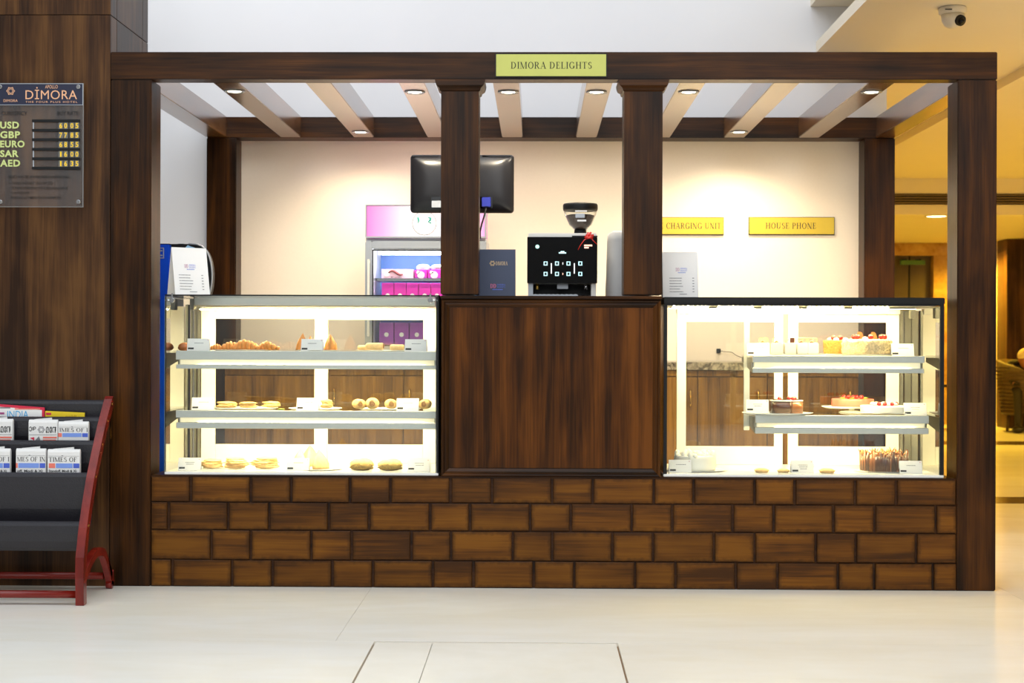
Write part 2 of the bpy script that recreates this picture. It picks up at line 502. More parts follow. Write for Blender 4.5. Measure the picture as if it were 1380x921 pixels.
M['glass_edge'] = mat('pane_edge', lin(120, 140, 125), 0.1)
M['led'] = lamp('warm_led', (1.0, 0.81, 0.38, 1), 170)
M['led_cool'] = lamp('cooler_led', (0.92, 0.97, 1.0, 1), 34)
M['bulb'] = lamp('downlight_lens', (1.0, 0.86, 0.6, 1), 14)
M['bulb_far'] = lamp('corridor_lens', (1.0, 0.82, 0.45, 1), 9)
M['brass'] = mat('brass', lin(214, 172, 84), 0.25, 1.0)
M['plate_lime'] = mat('brass_plate_lime', lin(188, 190, 96), 0.5, 0.0, var=0.03)
M['plate_gold'] = mat('brass_plate_gold', lin(206, 176, 46), 0.4, 0.15, var=0.04)
M['ink'] = mat('ink', lin(12, 12, 11), 0.6)
M['ink_grey'] = mat('grey_ink', lin(120, 120, 124), 0.7)
M['paper'] = mat('white_card', lin(240, 238, 236), 0.6, var=0.015)
def paper_mat(name, col):
    """thin card that lets some light through"""
    m, nt, b = newmat(name)
    b.inputs['Base Color'].default_value = col; b.inputs['Roughness'].default_value = 0.7
    tl = N(nt, 'ShaderNodeBsdfTranslucent'); tl.inputs[0].default_value = col
    mx = N(nt, 'ShaderNodeMixShader'); mx.inputs[0].default_value = 0.22
    nt.links.new(b.outputs[0], mx.inputs[1]); nt.links.new(tl.outputs[0], mx.inputs[2])
    nt.links.new(mx.outputs[0], nt.nodes['Material Output'].inputs['Surface'])
    return m
M['card'] = paper_mat('thin_card', lin(246, 243, 240))
M['porcelain'] = mat('porcelain', lin(244, 242, 236), 0.2, var=0.01)
M['blue'] = mat('blue_panel', lin(6, 70, 206), 0.35)
M['blue_ice'] = mat('ice_blue', lin(150, 196, 236), 0.3)
M['navy'] = mat('navy_board', lin(22, 26, 52), 0.4)
M['navy_card'] = mat('navy_linen_card', lin(52, 62, 88), 0.55, vs=300, bump=0.1)
M['copper'] = mat('copper_print', lin(226, 170, 130), 0.5)
M['lime'] = mat('cut_letters_lime', lin(194, 204, 130), 0.45)
M['yellow'] = mat('digit_yellow', lin(250, 204, 30), 0.5)
M['acrylic'] = glass('acrylic_sheet', (1, 1, 1, 1), 1.45, 0.35, 1.6)
M['acrylic_edge'] = mat('acrylic_edge', lin(150, 150, 148), 0.15)
M['cloth'] = mat('grey_cover_cloth', lin(196, 194, 192), 0.9, vs=14, var=0.06)
M['camera_white'] = mat('camera_shell', lin(226, 218, 200), 0.35, var=0.01)
M['wicker'] = mat('wicker', lin(86, 66, 40), 0.6, vs=24, var=0.6, bump=0.8)
M['cushion'] = mat('cushion_cream', lin(214, 190, 140), 0.85)

# ---------------------------------------------------------------- the setting
Zc = 2.70                                  # ceiling of the side lounge
Za = 2.96                                  # slab above it
BW = 2.02                                  # face of the back wall
X_END = P(1195, 140, BW).x                 # where the back wall ends
def struct(name, mb, m, parent=None, **k):
    o = mb.build(name, m, parent, **k)
    if parent is None: tag(o, kind='structure')
    return o

# floor: bed with separate slabs; joints are real gaps
fl = struct('floor', MB().box(-7, 9.5, -12, 14.0, -0.08, -0.014), M['grout'])
def slab(x0, x1, y0, y1, m):
    g = 0.0006
    MB().box(x0 + g, x1 - g, y0 + g, y1 - g, -0.013, 0.0).build('slab', m, fl)
ya, yb = PZ(668, 866, 0).y, -4.9
xa, xm_, xb = PZ(505, 866, 0).x, PZ(583, 866, 0).x, PZ(831, 866, 0).x
gp = 0.003
slab(xa + gp, xm_, yb, ya - .016, M['floor_inlay'])
slab(xm_ + .0015, xb - gp, yb, ya - .016, M['floor_inlay'])
xj = PZ(474, 832, 0).x
slab(-7, -3.4, -4.9, ya, M['floor']); slab(-3.4, xa - gp, -4.9, ya, M['floor'])
slab(xb + gp, 3.3, -4.9, ya, M['floor']); slab(3.3, 9.5, -4.9, ya, M['floor'])
slab(-7, xj, ya, 2.3, M['floor']); slab(xj, 2.02, ya, 2.3, M['floor']); slab(2.02, 9.5, ya, 2.3, M['floor'])
slab(-7, 1.2, -12, -4.9, M['floor']); slab(1.2, 9.5, -12, -4.9, M['floor'])
y1_, y2_ = PZ(1361, 679, 0).y, PZ(1361, 670, 0).y
y3_, y4_ = PZ(1361, 600, 0).y, PZ(1361, 595, 0).y
slab(-7, 9.5, 2.3, y1_, M['floor'])
slab(-7, 9.5, y1_, y2_, M['floor_dark'])
slab(-7, 9.5, y2_, y3_, M['floor'])
slab(-7, 9.5, y3_, y4_, M['floor_dark'])
slab(-7, 9.5, y4_, 14.0, M['floor'])

# back wall: double height, warm downlight tint put into its colour under the pergola, with a return towards the lounge
wb = struct('wall_back', MB().box(-5.0, X_END, BW, BW + 0.2, 0, 5.2), M['wall'])
zt = P(740, 168, BW).z
MB().box(P(300, 300, BW).x, P(1178, 300, BW).x, BW - 0.004, BW, 0, zt).build('warm_lit_face', M['wall_cream'], wb)
struct('wall_return', MB().box(X_END - 0.2, X_END, BW + 0.2, 13.8, 0, Zc), M['wall_cream'])
struct('wall_side', MB().box(8.6, 8.8, -2, 13.8, 0, 3.2), M['wall_cream'])
# the rest of the lobby, behind and beside the viewer; its roof is a skylight
M['lobby'] = mat('lobby_plaster', lin(150, 148, 146), 0.8, var=0.05, vs=2)
struct('wall_front', MB().box(-7.2, 9.7, -12.2, -12.0, 0, 6.6), M['lobby'])
struct('wall_lobby_left', MB().box(-7.2, -7.0, -12.0, 2.2, 0, 6.6), M['lobby'])
struct('wall_lobby_right', MB().box(9.5, 9.7, -12.0, 14.0, 0, 6.6), M['lobby'])
# veneered column at the left, of separate panels
cx1 = P(147.5, 460, 0).x
zj = P(80, 20, 0).z
wl = struct('wall_left', MB().box(-2.8, cx1 - 0.008, 0.008, 0.62, 0, 5.2), M['wood_dark'])
xjn = -2.6
for (a, b, c, d) in ((xjn, cx1, 0.0, zj - 0.0015), (xjn, cx1, zj + 0.0015, 5.2), (-2.8, xjn - 0.003, 0.0, zj - 0.0015), (-2.8, xjn - 0.003, zj + 0.0015, 5.2)):
    MB().box(a, b, 0.0, 0.008, c, d).build('panel', M['wood_column'], wl, bevel=0.0008, seg=1)
ysd = [0.0085, 0.1, 0.53, 0.63]
for k in range(3):
    for (c, d) in ((0.0, zj - 0.0015), (zj + 0.0015, 5.2)):
        MB().box(cx1 - 0.008, cx1, ysd[k] + 0.002, ysd[k + 1] - 0.002, c, d).build('panel', M['wood_column'], wl, bevel=0.001, seg=1)

# ceilings over the right-hand side
xs0 = P(1172, 0.5, 0.65).x
struct('ceiling', MB().box(xs0, 2.87, -2.0, BW, Zc, Zc + 0.06).box(X_END, 2.87, BW, 8.1, Zc, Zc + 0.06), M['ceil'])
struct('ceiling_lounge', MB().box(2.87, 8.6, -2.0, 8.1, Zc - 0.055, Zc + 0.06), M['ceil'])
struct('ceiling_upper', MB().box(P(1092, 12, BW).x, 8.6, -2.0, BW, Za, Za + 0.3), M['ceil'])
struct('ceiling_far', MB().box(X_END, 8.6, 8.1, 13.8, 2.37, 2.75), M['ceil'])
struct('trim_1', MB().box(X_END, 8.6, 8.03, 8.1, 2.47, 2.66), M['ceil'])
# end wall of the lounge with lintel, doorway and lit niche
YE = 13.3
x0, x1, z0, z1 = rect(1200, 345, 1258, 460, YE)
xn0 = P(1343, 400, YE).x
we = struct('wall_end', MB().box(x1, xn0 + 0.6, YE, YE + 0.2, 0, 2.37).box(X_END, x0 - 0.4, YE, YE + 0.2, 0, 2.37).box(X_END, 8.6, YE + 0.6, YE + 0.7, 0, 2.6), M['marble_gold'])
struct('trim_2', MB().box(X_END, P(1300, 330, YE).x, YE - 0.05, YE + 0.2, z1, P(1230, 327, YE).z), M['marble_gold'])
dr = struct('door_1', MB().box(x0 - 0.4, x1, YE + 0.15, YE + 0.2, 0, z1), mat('lift_door', lin(96, 84, 62), 0.4, 0.5))
MB().box((x0 + x1) / 2 - 0.01, (x0 + x1) / 2 + 0.01, YE + 0.14, YE + 0.15, 0, z1).build('door_edge', M['black'], dr)

# ---------------------------------------------------------------- the kiosk: pergola
ZB = P(745, 643, 0).z                      # top of the block base
zb0, zb1 = P(745, 107, 0).z, P(745, 70, 0).z
PD = 0.165
xl0, xl1 = P(147.5, 460, 0).x + 0.002, P(203, 460, 0).x
xr0, xr1 = P(1290, 460, 0).x, P(1343, 460, 0).x
pg = thing('pergola', 'dark walnut pergola frame of posts, beams and rafters over the cake counter', 'pergola', (0, 0, 0))
BK0, BK1 = 1.86, BW - 0.006                # back beam, front and rear face
MB().box(P(149, 90, 0).x, xr1, 0, 0.095, zb0, zb1).build('front_beam', M['wood_x'], pg, bevel=0.003)
xbl, xbr = P(278, 300, BK0).x, P(1206, 300, BK0).x
MB().box(xbl, xbr, BK0, BK1, zb0, zb1 - 0.004).build('back_beam', M['wood_x'], pg, bevel=0.003)
MB().box(xl0, xl1, 0.002, PD, 0, zb0 - 0.001).build('post', M['wood_v'], pg, bevel=0.004)
MB().box(xr0, xr1, 0.002, PD, 0, zb0 - 0.001).build('post', M['wood_v'], pg, bevel=0.004)
MB().box(xbl, P(318, 300, BK0).x, BK0 + 0.002, BK1, 0, zb0 - 0.001).build('post', M['wood_v'], pg, bevel=0.004)
MB().box(P(1165, 300, BK0).x, xbr, BK0 + 0.002, BK1, 0, zb0 - 0.001).build('post', M['wood_v'], pg, bevel=0.004)
zl = P(745, 397, 0).z
for a, b in ((594, 645), (841, 893)):
    xa_, xb_ = P(a, 250, 0).x, P(b, 250, 0).x
    po = MB().box(xa_, xb_, 0.006, PD, zl, zb0 - 0.001).build('post', M['wood_v'], pg, bevel=0.003)
    m = MB()
    zc = P(745, 123, 0).z
    prof = [(0.0, 0.0), (0.006, 0.004), (0.008, 0.014), (0.020, 0.024), (0.024, 0.036), (0.026, zb0 - zc - 0.002)]
    rings = []
    for r, h in prof:
        rings.append([(xa_ - r, 0.006 - min(r, 0.02), zc + h), (xb_ + r, 0.006 - min(r, 0.02), zc + h), (xb_ + r, PD + r, zc + h), (xa_ - r, PD + r, zc + h)])
    vs = [p for q in rings for p in q]; fs = []
    for k in range(len(rings) - 1):
        for i in range(4):
            j = (i + 1) % 4
            fs.append((4 * k + i, 4 * k + j, 4 * k + 4 + j, 4 * k + 4 + i))
    fs += [(3, 2, 1, 0), tuple(4 * (len(rings) - 1) + i for i in range(4))]
    m.add(vs, fs).build('capital', M['wood_x'], po)
# rafters and the two side beams
xsl = (P(277.5, 180, BK0).x, P(305.5, 180, BK0).x)
MB().box(xsl[0], xsl[1], 0.097, BK0 - 0.002, zb0 + 0.001, zb1 - 0.002).build('side_beam', M['wood_y'], pg, bevel=0.003)
xsr = (P(1180, 183, BK0).x, P(1206, 183, BK0).x)
MB().box(xsr[0], xsr[1], 0.097, BK0 - 0.002, zb0 + 0.001, zb1 - 0.002).build('side_beam', M['wood_y'], pg, bevel=0.003)
RW = 0.114
rx = []
for a, b in ((287.7, 320.8), (410.8, 446.7), (537.5, 571.7), (663.6, 700), (789.6, 826.6), (915, 951.7), (1042.5, 1078), (1170, 1205.8)):
    xc = P((a + b) / 2, 112, 0.1).x
    rx.append(xc)
    MB().box(xc - RW / 2, xc + RW / 2, 0.097, BK0 - 0.002, zb0 + 0.001, zb1 - 0.002).build('rafter', M['wood_y'], pg, bevel=0.003)
# recessed downlights
NAMES = ('leftmost', 'second from left', 'third from left', 'fourth from left', 'fifth from left', 'sixth from left', 'seventh from left', 'rightmost')
for i, (px, py) in enumerate(((317, 123), (486, 178), (560, 124), (683, 124), (804, 124), (928, 124), (996, 178), (1176, 124))):
    q = PZ(px, py, zb0)
    xc = rx[i]
    q = Vector((xc + (0.006 if i % 2 else -0.004), q.y, zb0))
    d = thing('downlight', 'round recessed downlight in the %s pergola rafter%s' % (NAMES[i], ', near its rear end' if i in (1, 6) else ''), 'downlight', q, 0, 'downlights in the pergola rafters')
    MB().lathe([(0.030, -0.001), (0.042, -0.005), (0.047, -0.003), (0.048, 0.0)], q, 28).build('ring', M['silver'], d)
    MB().lathe([(0.0, -0.004), (0.030, -0.0015), (0.031, -0.0005)], q, 24).build('lens', M['bulb'], d)
    l = bpy.data.lights.new('downlight_lamp', 'SPOT')
    l.energy = (30, 34, 30, 38, 38, 56, 54, 56)[i]; l.color = (1.0, 0.86, 0.64); l.spot_size = math.radians(150 if i in (1, 6) else 125); l.spot_blend = 0.9; l.shadow_soft_size = 0.03
    o = bpy.data.objects.new('downlight_lamp', l); C.objects.link(o); o.parent = d; o.location = (0, 0, -0.012); o.rotation_euler = (0 if i in (1, 6) else math.radians(38), 0, 0)

# ---------------------------------------------------------------- block base
bs = thing('block_plinth', 'low walnut plinth faced with staggered wooden blocks under both display cases', 'plinth', (0, 0, 0))
bx0, bx1 = xl1 + 0.002, xr0 - 0.002
MB().box(bx0, bx1, 0.012, 0.64, 0, ZB - 0.012).build('core', M['wood_joint'], bs)
MB().box(bx0, bx1, 0.0, 0.66, ZB - 0.011, ZB).build('top_board', M['wood_x'], bs, bevel=0.003)
COURSES = (
 (645, 678.4, [203,256.7,337.8,392,472,526,607,663,744,799,881,935,1017,1071,1153,1208,1289]),
 (679.8, 716.4, [203,227,307.4,362.6,442.8,497.5,579.5,633.5,714.5,769,851.5,906,987.5,1043,1123.5,1179,1261.7,1289]),
 (717.8, 756.4, [203,284.8,337.5,419.5,473.5,554.4,608,691,744,825.6,880,962.5,1017,1099.6,1153.4,1235,1289]),
 (757.8, 796.4, [203,232,312.6,367,447.6,502.7,583,638,719.4,774,856,910.3,992,1047.8,1129.6,1178.3,1257.8,1289]))
BRK = {}
def brick_mesh(wd, ht):
    key = (round(wd / 0.004), round(ht / 0.004))
    if key in BRK: return BRK[key]
    wq, hq = key[0] * 0.004, key[1] * 0.004
    x, z = wq / 2, hq / 2
    vs, fs = [], []
    def ring(i, y): vs.extend([(-x + i, y, -z + i), (x - i, y, -z + i), (x - i, y, z - i), (-x + i, y, z - i)])
    ring(0, 0.012); ring(0, 0.003); ring(0.003, 0.0); ring(min(0.024, x * 0.7), -0.0012)
    for k in range(3):
        for i in range(4):
            j = (i + 1) % 4
            fs.append((4 * k + i, 4 * k + j, 4 * k + 4 + j, 4 * k + 4 + i))
    fs.append((12, 13, 14, 15)); fs.append((3, 2, 1, 0))
    me = bpy.data.meshes.new('brick')
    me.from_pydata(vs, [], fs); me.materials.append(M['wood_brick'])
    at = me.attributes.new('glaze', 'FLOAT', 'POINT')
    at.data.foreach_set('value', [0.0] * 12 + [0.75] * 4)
    me.update()
    BRK[key] = me
    return me
rb = random.Random(3)
for c, (ya_, yb_, js) in enumerate(COURSES):
    for k in range(len(js) - 1):
        a, b = js[k], js[k + 1]
        # gaps: wider at the ends of a block than between courses
        p0 = P(a + (1.7 if k else 0.6), yb_ , 0); p1 = P(b - (1.7 if k < len(js) - 2 else 0.6), ya_, 0)
        zt_, zb_ = P(745, ya_, 0).z, P(745, yb_, 0).z
        zb_ = max(zb_, 0.003)
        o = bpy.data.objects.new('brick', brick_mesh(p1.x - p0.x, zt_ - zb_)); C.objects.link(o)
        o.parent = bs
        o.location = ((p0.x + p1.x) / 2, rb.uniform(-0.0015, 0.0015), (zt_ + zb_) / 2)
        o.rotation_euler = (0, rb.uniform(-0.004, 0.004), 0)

# ---------------------------------------------------------------- middle cabinet
x0, x1, z0, z1 = rect(594, 399, 891, 639, 0.0)
cb = thing('counter_cabinet', 'dark walnut cabinet with a moulded front panel between the two display cases', 'cabinet', (0, 0, ZB))
z0 = ZB
MB().box(x0 + 0.004, x1 - 0.004, 0.024, 0.62, z0, z1 - 0.014).build('body', M['wood_v'], cb)
MB().box(x0 + 0.036, x1 - 0.036, 0.012, 0.024, z0 + 0.036, z1 - 0.05).build('front_panel', M['wood_panel'], cb, bevel=0.001)
def molding(p, q, along):
    """picture-frame moulding with a rounded profile"""
    m = MB()
    prof = [(0.0, 0.024), (0.0, 0.002), (0.005, -0.003), (0.011, -0.001), (0.014, 0.004), (0.022, 0.002), (0.027, 0.006), (0.034, 0.012), (0.034, 0.024)]
    n = len(prof)
    vs = []
    for end in (0, 1):
        for d, y in prof:
            if along == 'x':
                s_ = 1 if p[1] < q else -1
                vs.append((p[0][end] + (d if end == 0 else -d), y, p[1] + s_ * d))
            else:
                s_ = 1 if p[0] < q else -1
                vs.append((p[0] + s_ * d, y, p[1][end] + (d if end == 0 else -d)))
    fs = [[i, (i + 1) % n, n + (i + 1) % n, n + i] for i in range(n)] + [list(range(n))[::-1], list(range(n, 2 * n))]
    return m.add(vs, fs)
cx_, cz_ = (x0 + x1) / 2, (z0 + z1) / 2
zm1 = z1 - 0.016
molding(((x0 + 0.002, x1 - 0.002), z0), cz_, 'x').build('molding', M['wood_x'], cb)
molding(((x0 + 0.002, x1 - 0.002), zm1), cz_, 'x').build('molding', M['wood_x'], cb)
molding((x0 + 0.002, (z0, zm1)), cx_, 'z').build('molding', M['wood_v'], cb)
molding((x1 - 0.002, (z0, zm1)), cx_, 'z').build('molding', M['wood_v'], cb)
ZT = z1
MB().box(x0 - 0.002, x1 + 0.002, -0.006, 0.66, z1 - 0.0135, z1).build('ledge', M['wood_x'], cb, bevel=0.003)
zl = ZT

# brass name plate on the front beam
x0, x1, z0, z1 = rect(667.5, 72.5, 818, 104.5, 0.0)
sg = thing('name_sign', 'lime brass name plate lettered in black capitals on the front beam', 'sign', ((x0 + x1) / 2, 0, z0))
MB().box(x0, x1, -0.008, -0.0005, z0, z1).build('backing', M['ink'], sg)
MB().box(x0 + 0.004, x1 - 0.004, -0.011, -0.008, z0 + 0.004, z1 - 0.004).build('plate', M['plate_lime'], sg, bevel=0.001)
serif('DIMORA DELIGHTS', 'lettering', sg, rect(688.5, 83.5, 797.5, 92.5, -0.012), -0.0116, M['ink'], 0.1)

# ---------------------------------------------------------------- display cases
YF, YR = 0.015, 0.565                      # front and rear of both cases
def frame_bars(m, x0, x1, y0, y1, z0, z1, wl_, wr_, wt_, wb_):
    m.box(x0, x0 + wl_, y0, y1, z0, z1); m.box(x1 - wr_, x1, y0, y1, z0, z1)
    m.box(x0 + wl_, x1 - wr_, y0, y1, z1 - wt_, z1); m.box(x0 + wl_, x1 - wr_, y0, y1, z0, z0 + wb_)
def led_bar(parent, x0, x1, A, B, m_):
    """strip light: a lit face from A to B (y, z) on a slim steel housing"""
    (ya, za), (yb_, zb_) = A, B
    n = Vector((zb_ - za, -(yb_ - ya))).normalized()
    q = n * -0.002
    m = MB()
    m.add([(x0, ya, za), (x1, ya, za), (x1, yb_, zb_), (x0, yb_, zb_)], [(0, 1, 2, 3)])
    m.mat(1)
    A2, B2 = (ya + q.x, za + q.y), (yb_ + q.x, zb_ + q.y)
    e_ = n * -0.0003
    m.prism([(ya + e_.x, za + e_.y), (yb_ + e_.x, zb_ + e_.y), B2, A2], 'yz', x0, x1)
    return m.build('light_strip', [m_, M['steel']], parent)
def sliding_door(case, x0, x1, y, z0, z1, wl_, wr_, wt_, wb_):
    m = MB(); frame_bars(m, x0, x1, y, y + 0.014, z0, z1, wl_, wr_, wt_, wb_)
    f = m.build('sliding_door', M['alu'], case, bevel=0.0015, seg=1)
    MB().box(x0 + wl_ - 0.004, x1 - wr_ + 0.004, y + 0.005, y + 0.009, z0 + wb_ - 0.004, z1 - wt_ + 0.004).build('pane', M['glass_rear'], f)
    return f
def shelf(case, x0, x1, y0, y1, z, hs, m_trim):
    """glass shelf with a steel channel along its front edge that holds a light tube
    hs: heights of the upper band, the slot and the lower band"""
    s = MB().box(x0, x1, y0 + 0.004, y1, z - 0.008, z).build('shelf', M['glass'], case)
    a, b, c = hs
    MB().box(x0, x1, y0 - 0.012, y0 + 0.006, z - a, z + 0.001).build('front_trim', m_trim, s, bevel=0.0015, seg=1)
    MB().box(x0, x1, y0 - 0.006, y0 + 0.003, z - a - b - c, z - a - b).build('lower_trim', m_trim, s, bevel=0.0015, seg=1)
    MB().box(x0, x1, y0 + 0.028, y0 + 0.032, z - a - b, z - a).build('reflector', M['steel'], s)
    MB().box(x0 + 0.012, x1 - 0.012, y0 + 0.022, y0 + 0.0278, z - a - b + 0.0005, z - a - 0.0005).build('diffuser', M['led_strip'], s)
    # the lit strip sits behind the lower lip and faces the goods
    led_bar(s, x0 + 0.10, x1 - 0.06, (y0 + 0.0055, z - a - b - c + 0.0005), (y0 + 0.017, z - a - b - 0.0005), M['led_soft'])
    for x in (x0 + 0.002, x1 - 0.005):
        MB().prism([(y0 + 0.007, z - 0.009), (y1, z - 0.009), (y1, z - 0.03), (y0 + 0.032, z - a - b - c)], 'yz', x, x + 0.003).build('bracket', M['grey_metal'], s)
    return s
M['led_soft'] = lamp('shelf_tube', (1.0, 0.81, 0.38, 1), 130)
M['led_strip'] = lamp('diffuser_strip', (1.0, 0.86, 0.46, 1), 0.7)

# left case, frameless glass
x0, x1, z0, z1 = rect(222, 397.5, 591, 641, YF)
z0 = ZB + 0.001
A0, A1, AT = x0, x1, z1
ca = thing('display_case', 'frameless glass pastry case with two lit shelves left of the walnut cabinet', 'display case', ((x0 + x1) / 2, YF, ZB), 0, 'lit glass display cases on the plinth')
MB().box(x0, x1, YF, YR, z0, z0 + 0.012).build('deck', M['porcelain'], ca, bevel=0.002)
zd = z0 + 0.012
MB().box(x0 + 0.0065, x1 - 0.013, YF + 0.001, YF + 0.007, zd, z1 - 0.007).build('front_pane', M['glass'], ca)
MB().box(x0, x0 + 0.006, YF + 0.001, YR - 0.03, zd, z1 - 0.007).build('side_pane', M['glass_side'], ca)
MB().box(x1 - 0.012, x1 - 0.006, YF + 0.001, YR - 0.03, zd, z1 - 0.007).build('side_pane', M['glass_side'], ca)
tp = MB().box(x0, x1 - 0.005, YF, YR - 0.002, z1 - 0.006, z1).build('top_pane', M['glass'], ca)
MB().box(x0, x1 - 0.005, YF - 0.0012, YF - 0.0002, z1 - 0.006, z1).build('pane_edge', M['black'], tp)
MB().box(x0 - 0.0012, x0 - 0.0002, YF, YF + 0.007, zd, z1 - 0.007).build('edge_strip', M['glass_edge'], ca)
MB().box(x1 - 0.0055, x1, YF - 0.001, YR, zd, z1).build('end_strip', M['black'], ca)
# steel canopy over the rear half and its light
yc = YF + 0.30
zc1, zc2 = P(400, 402, yc).z, P(400, 413, yc).z
MB().prism([(yc, z1 - 0.007), (YR - 0.002, z1 - 0.007), (YR - 0.002, P(430, 414, 0.52).z + 0.002), (yc + 0.03, zc2), (yc, zc2 + 0.004)], 'yz', P(262, 408, yc).x, P(586, 408, yc).x).build('canopy', M['steel'], ca)
xb_ = P(259, 410, yc).x
MB().box(xb_ - 0.009, xb_ + 0.009, yc - 0.01, yc + 0.05, P(259, 418, yc).z, P(259, 403, yc).z).build('end_cap', M['grey_metal'], ca, bevel=0.002)
zq = P(400, 417, yc).z
led_bar(ca, P(268, 417, yc).x, P(584, 417, yc).x, (yc + 0.035, zq - 0.004), (yc + 0.056, zq + 0.004), M['led'])
led_bar(ca, P(268, 417, yc).x, P(584, 417, yc).x, (yc + 0.018, zq + 0.001), (yc + 0.032, zq - 0.002), lamp('fill_led', (1.0, 0.83, 0.44, 1), 60))  # extra strip added to brighten the goods on the upper shelf
# rear frame: posts, head and sill, and two sliding doors
yr = 0.52
rx0, rx1 = P(271, 500, yr).x, P(589, 500, yr).x
rz0, rz1 = zd, P(430, 414, yr).z
m = MB()
xg = A0 + 0.008
m.box(xg, xg + 0.012, yr + 0.012, YR, zd, rz1 + 0.01); m.box(xg + 0.020, rx0 - 0.004, yr, YR, zd, rz1 + 0.01)
m.build('rear_post', M['grey_metal'], ca, bevel=0.002)
sx = 0.0033
sliding_door(ca, rx0, P(440, 500, yr).x, yr, rz0, rz1, 20 * sx, 17 * sx, 17 * sx, 26 * sx)
sliding_door(ca, P(424, 500, yr).x, rx1, yr + 0.018, rz0, rz1, 18 * sx, 20 * sx, 18 * sx, 26 * sx)
for px in (232, 580):
    c = P(px, 405, YF)
    k = MB().cyl((c.x, YF - 0.008, c.z), (c.x, YF + 0.012, c.z), 0.011, n=20)
    s_ = -1 if px < 400 else 1
    k.box(c.x - 0.004, c.x + 0.004, YF - 0.004, YF - 0.0005, c.z, z1 + 0.006)
    k.cyl((c.x, YF - 0.003, c.z), (c.x + s_ * 0.03, YF - 0.003, c.z), 0.004, n=10)
    k.build('glass_clamp', M['chrome'], ca, bevel=0.001)
SA = []
for (pt, h) in ((473.8, (11.8, 6.6, 5.6)), (554.2, (9.6, 6.6, 8.0))):
    zs = P(410, pt, 0.08).z
    SA.append(zs)
    shelf(ca, P(237, pt, 0.08).x, P(588, pt, 0.08).x, 0.09, 0.49, zs, [v * 0.00324 for v in h], M['steel'])

# right case, black frame
x0, x1, z0, z1 = rect(894.5, 401, 1273, 643, YF)
z0 = ZB + 0.001
B0, B1, BT = x0, x1, z1
cb2 = thing('display_case', 'black framed glass cake case with two lit shelves right of the walnut cabinet', 'display case', ((x0 + x1) / 2, YF, ZB), 0, 'lit glass display cases on the plinth')
xe0, xe1 = P(1267, 520, YF).x, P(1272.5, 520, YF).x
xa0 = P(899, 520, YF).x
MB().box(x0, xe1, YF, YR, z0, z0 + 0.012).build('deck', M['porcelain'], cb2, bevel=0.002)
zk = P(1080, 412, YF).z
MB().box(x0, x1, YF - 0.004, YR, zk + 0.006, z1).box(x0, x1, YF - 0.004, YF + 0.02, zk, zk + 0.006).build('top_frame', M['black'], cb2, bevel=0.003)
MB().box(x0, xa0, YF, YF + 0.018, zd, zk).build('corner_post', M['black'], cb2, bevel=0.0015)
MB().box(xe0, xe1, YF, YF + 0.018, zd, zk).build('corner_post', M['black'], cb2, bevel=0.0015)
MB().box(xa0 + 0.001, xe0 - 0.001, YF + 0.002, YF + 0.008, zd, zk).build('front_pane', M['glass'], cb2)
MB().box(xe0 + 0.004, xe0 + 0.01, YF + 0.019, YR - 0.03, zd, zk).build('side_pane', M['glass_side'], cb2)
MB().box(xa0 - 0.011, xa0 - 0.005, YF + 0.019, YR - 0.03, zd, zk).build('side_pane', M['glass_side'], cb2)
MB().box(x0 + 0.02, xe0 - 0.01, YF + 0.03, YR - 0.06, zk - 0.001, zk + 0.005).build('head_lining', M['steel'], cb2)
m = MB(); m2 = MB()
for k in range(5):
    a = P(903 + k * 60, 417, 0.2).x; b = P(903 + k * 60 + 50, 417, 0.2).x
    m.box(a, b, 0.12, 0.132, zk - 0.012, zk - 0.001)
    for j in range(8):
        xx = a + (b - a) * (j + 0.5) / 8
        m2.box(xx - 0.003, xx + 0.003, 0.114, 0.12, zk - 0.010, zk - 0.004)
m.build('light_rail', M['steel'], cb2)
m2.build('led_dots', M['led'], cb2)
led_bar(cb2, P(905, 420, 0.3).x, P(1222, 420, 0.3).x, (0.134, zk - 0.0125), (0.150, zk - 0.0045), M['led'])
led_bar(cb2, P(905, 420, 0.3).x, P(1222, 420, 0.3).x, (0.40, zk - 0.0055), (0.418, zk - 0.0035), M['led'])  # second strip, added to light the rear door frames
bx_ = P(1226, 419, 0.3).x
MB().box(bx_, bx_ + 0.022, 0.28, 0.32, zk - 0.05, zk - 0.002).build('end_cap', M['grey_metal'], cb2, bevel=0.002)
ry0, ry1 = P(912, 520, yr).x, P(1213, 520, yr).x
rzt = P(1060, 424, yr).z
sliding_door(cb2, ry0, P(1055, 520, yr).x, yr, zd, rzt, 13 * sx, 12 * sx, 11 * sx, 26 * sx)
sliding_door(cb2, P(1063, 520, yr).x, ry1, yr + 0.018, zd, rzt, 14 * sx, 18 * sx, 11 * sx, 26 * sx)
MB().box(ry0, ry1, yr, YR, rzt + 0.002, zk - 0.002).build('rear_head', M['alu'], cb2, bevel=0.002)
m = MB()
xg = ry1 + 0.003
m.box(xg, xg + 0.012, yr, YR, zd, zk - 0.01); m.box(xg + 0.020, xe0 + 0.003, yr + 0.01, YR, zd, zk - 0.01)
m.build('rear_post', M['grey_metal'], cb2, bevel=0.002)
SB = []
for (pt, h, a, b) in ((480, (9.2, 7.6, 6.2), 1014.5, 1246), (560.5, (10.4, 6, 8.2), 1018, 1252)):
    zs = P(1130, pt, 0.1).z
    SB.append(zs)
    shelf(cb2, P(a, pt, 0.1).x, P(b, pt, 0.1).x, 0.11, 0.47, zs, [v * 0.00325 for v in h], M['steel_warm'] if 'steel_warm' in M else M['steel'])
xp = P(1006, 500, 0.30).x
m = MB()
m.box(xp - 0.013, xp + 0.013, 0.29, 0.30, P(1006, 580, 0.3).z, zk - 0.004)
for zs in SB: m.box(xp + 0.013, xp + 0.04, 0.292, 0.30, zs - 0.026, zs - 0.012)
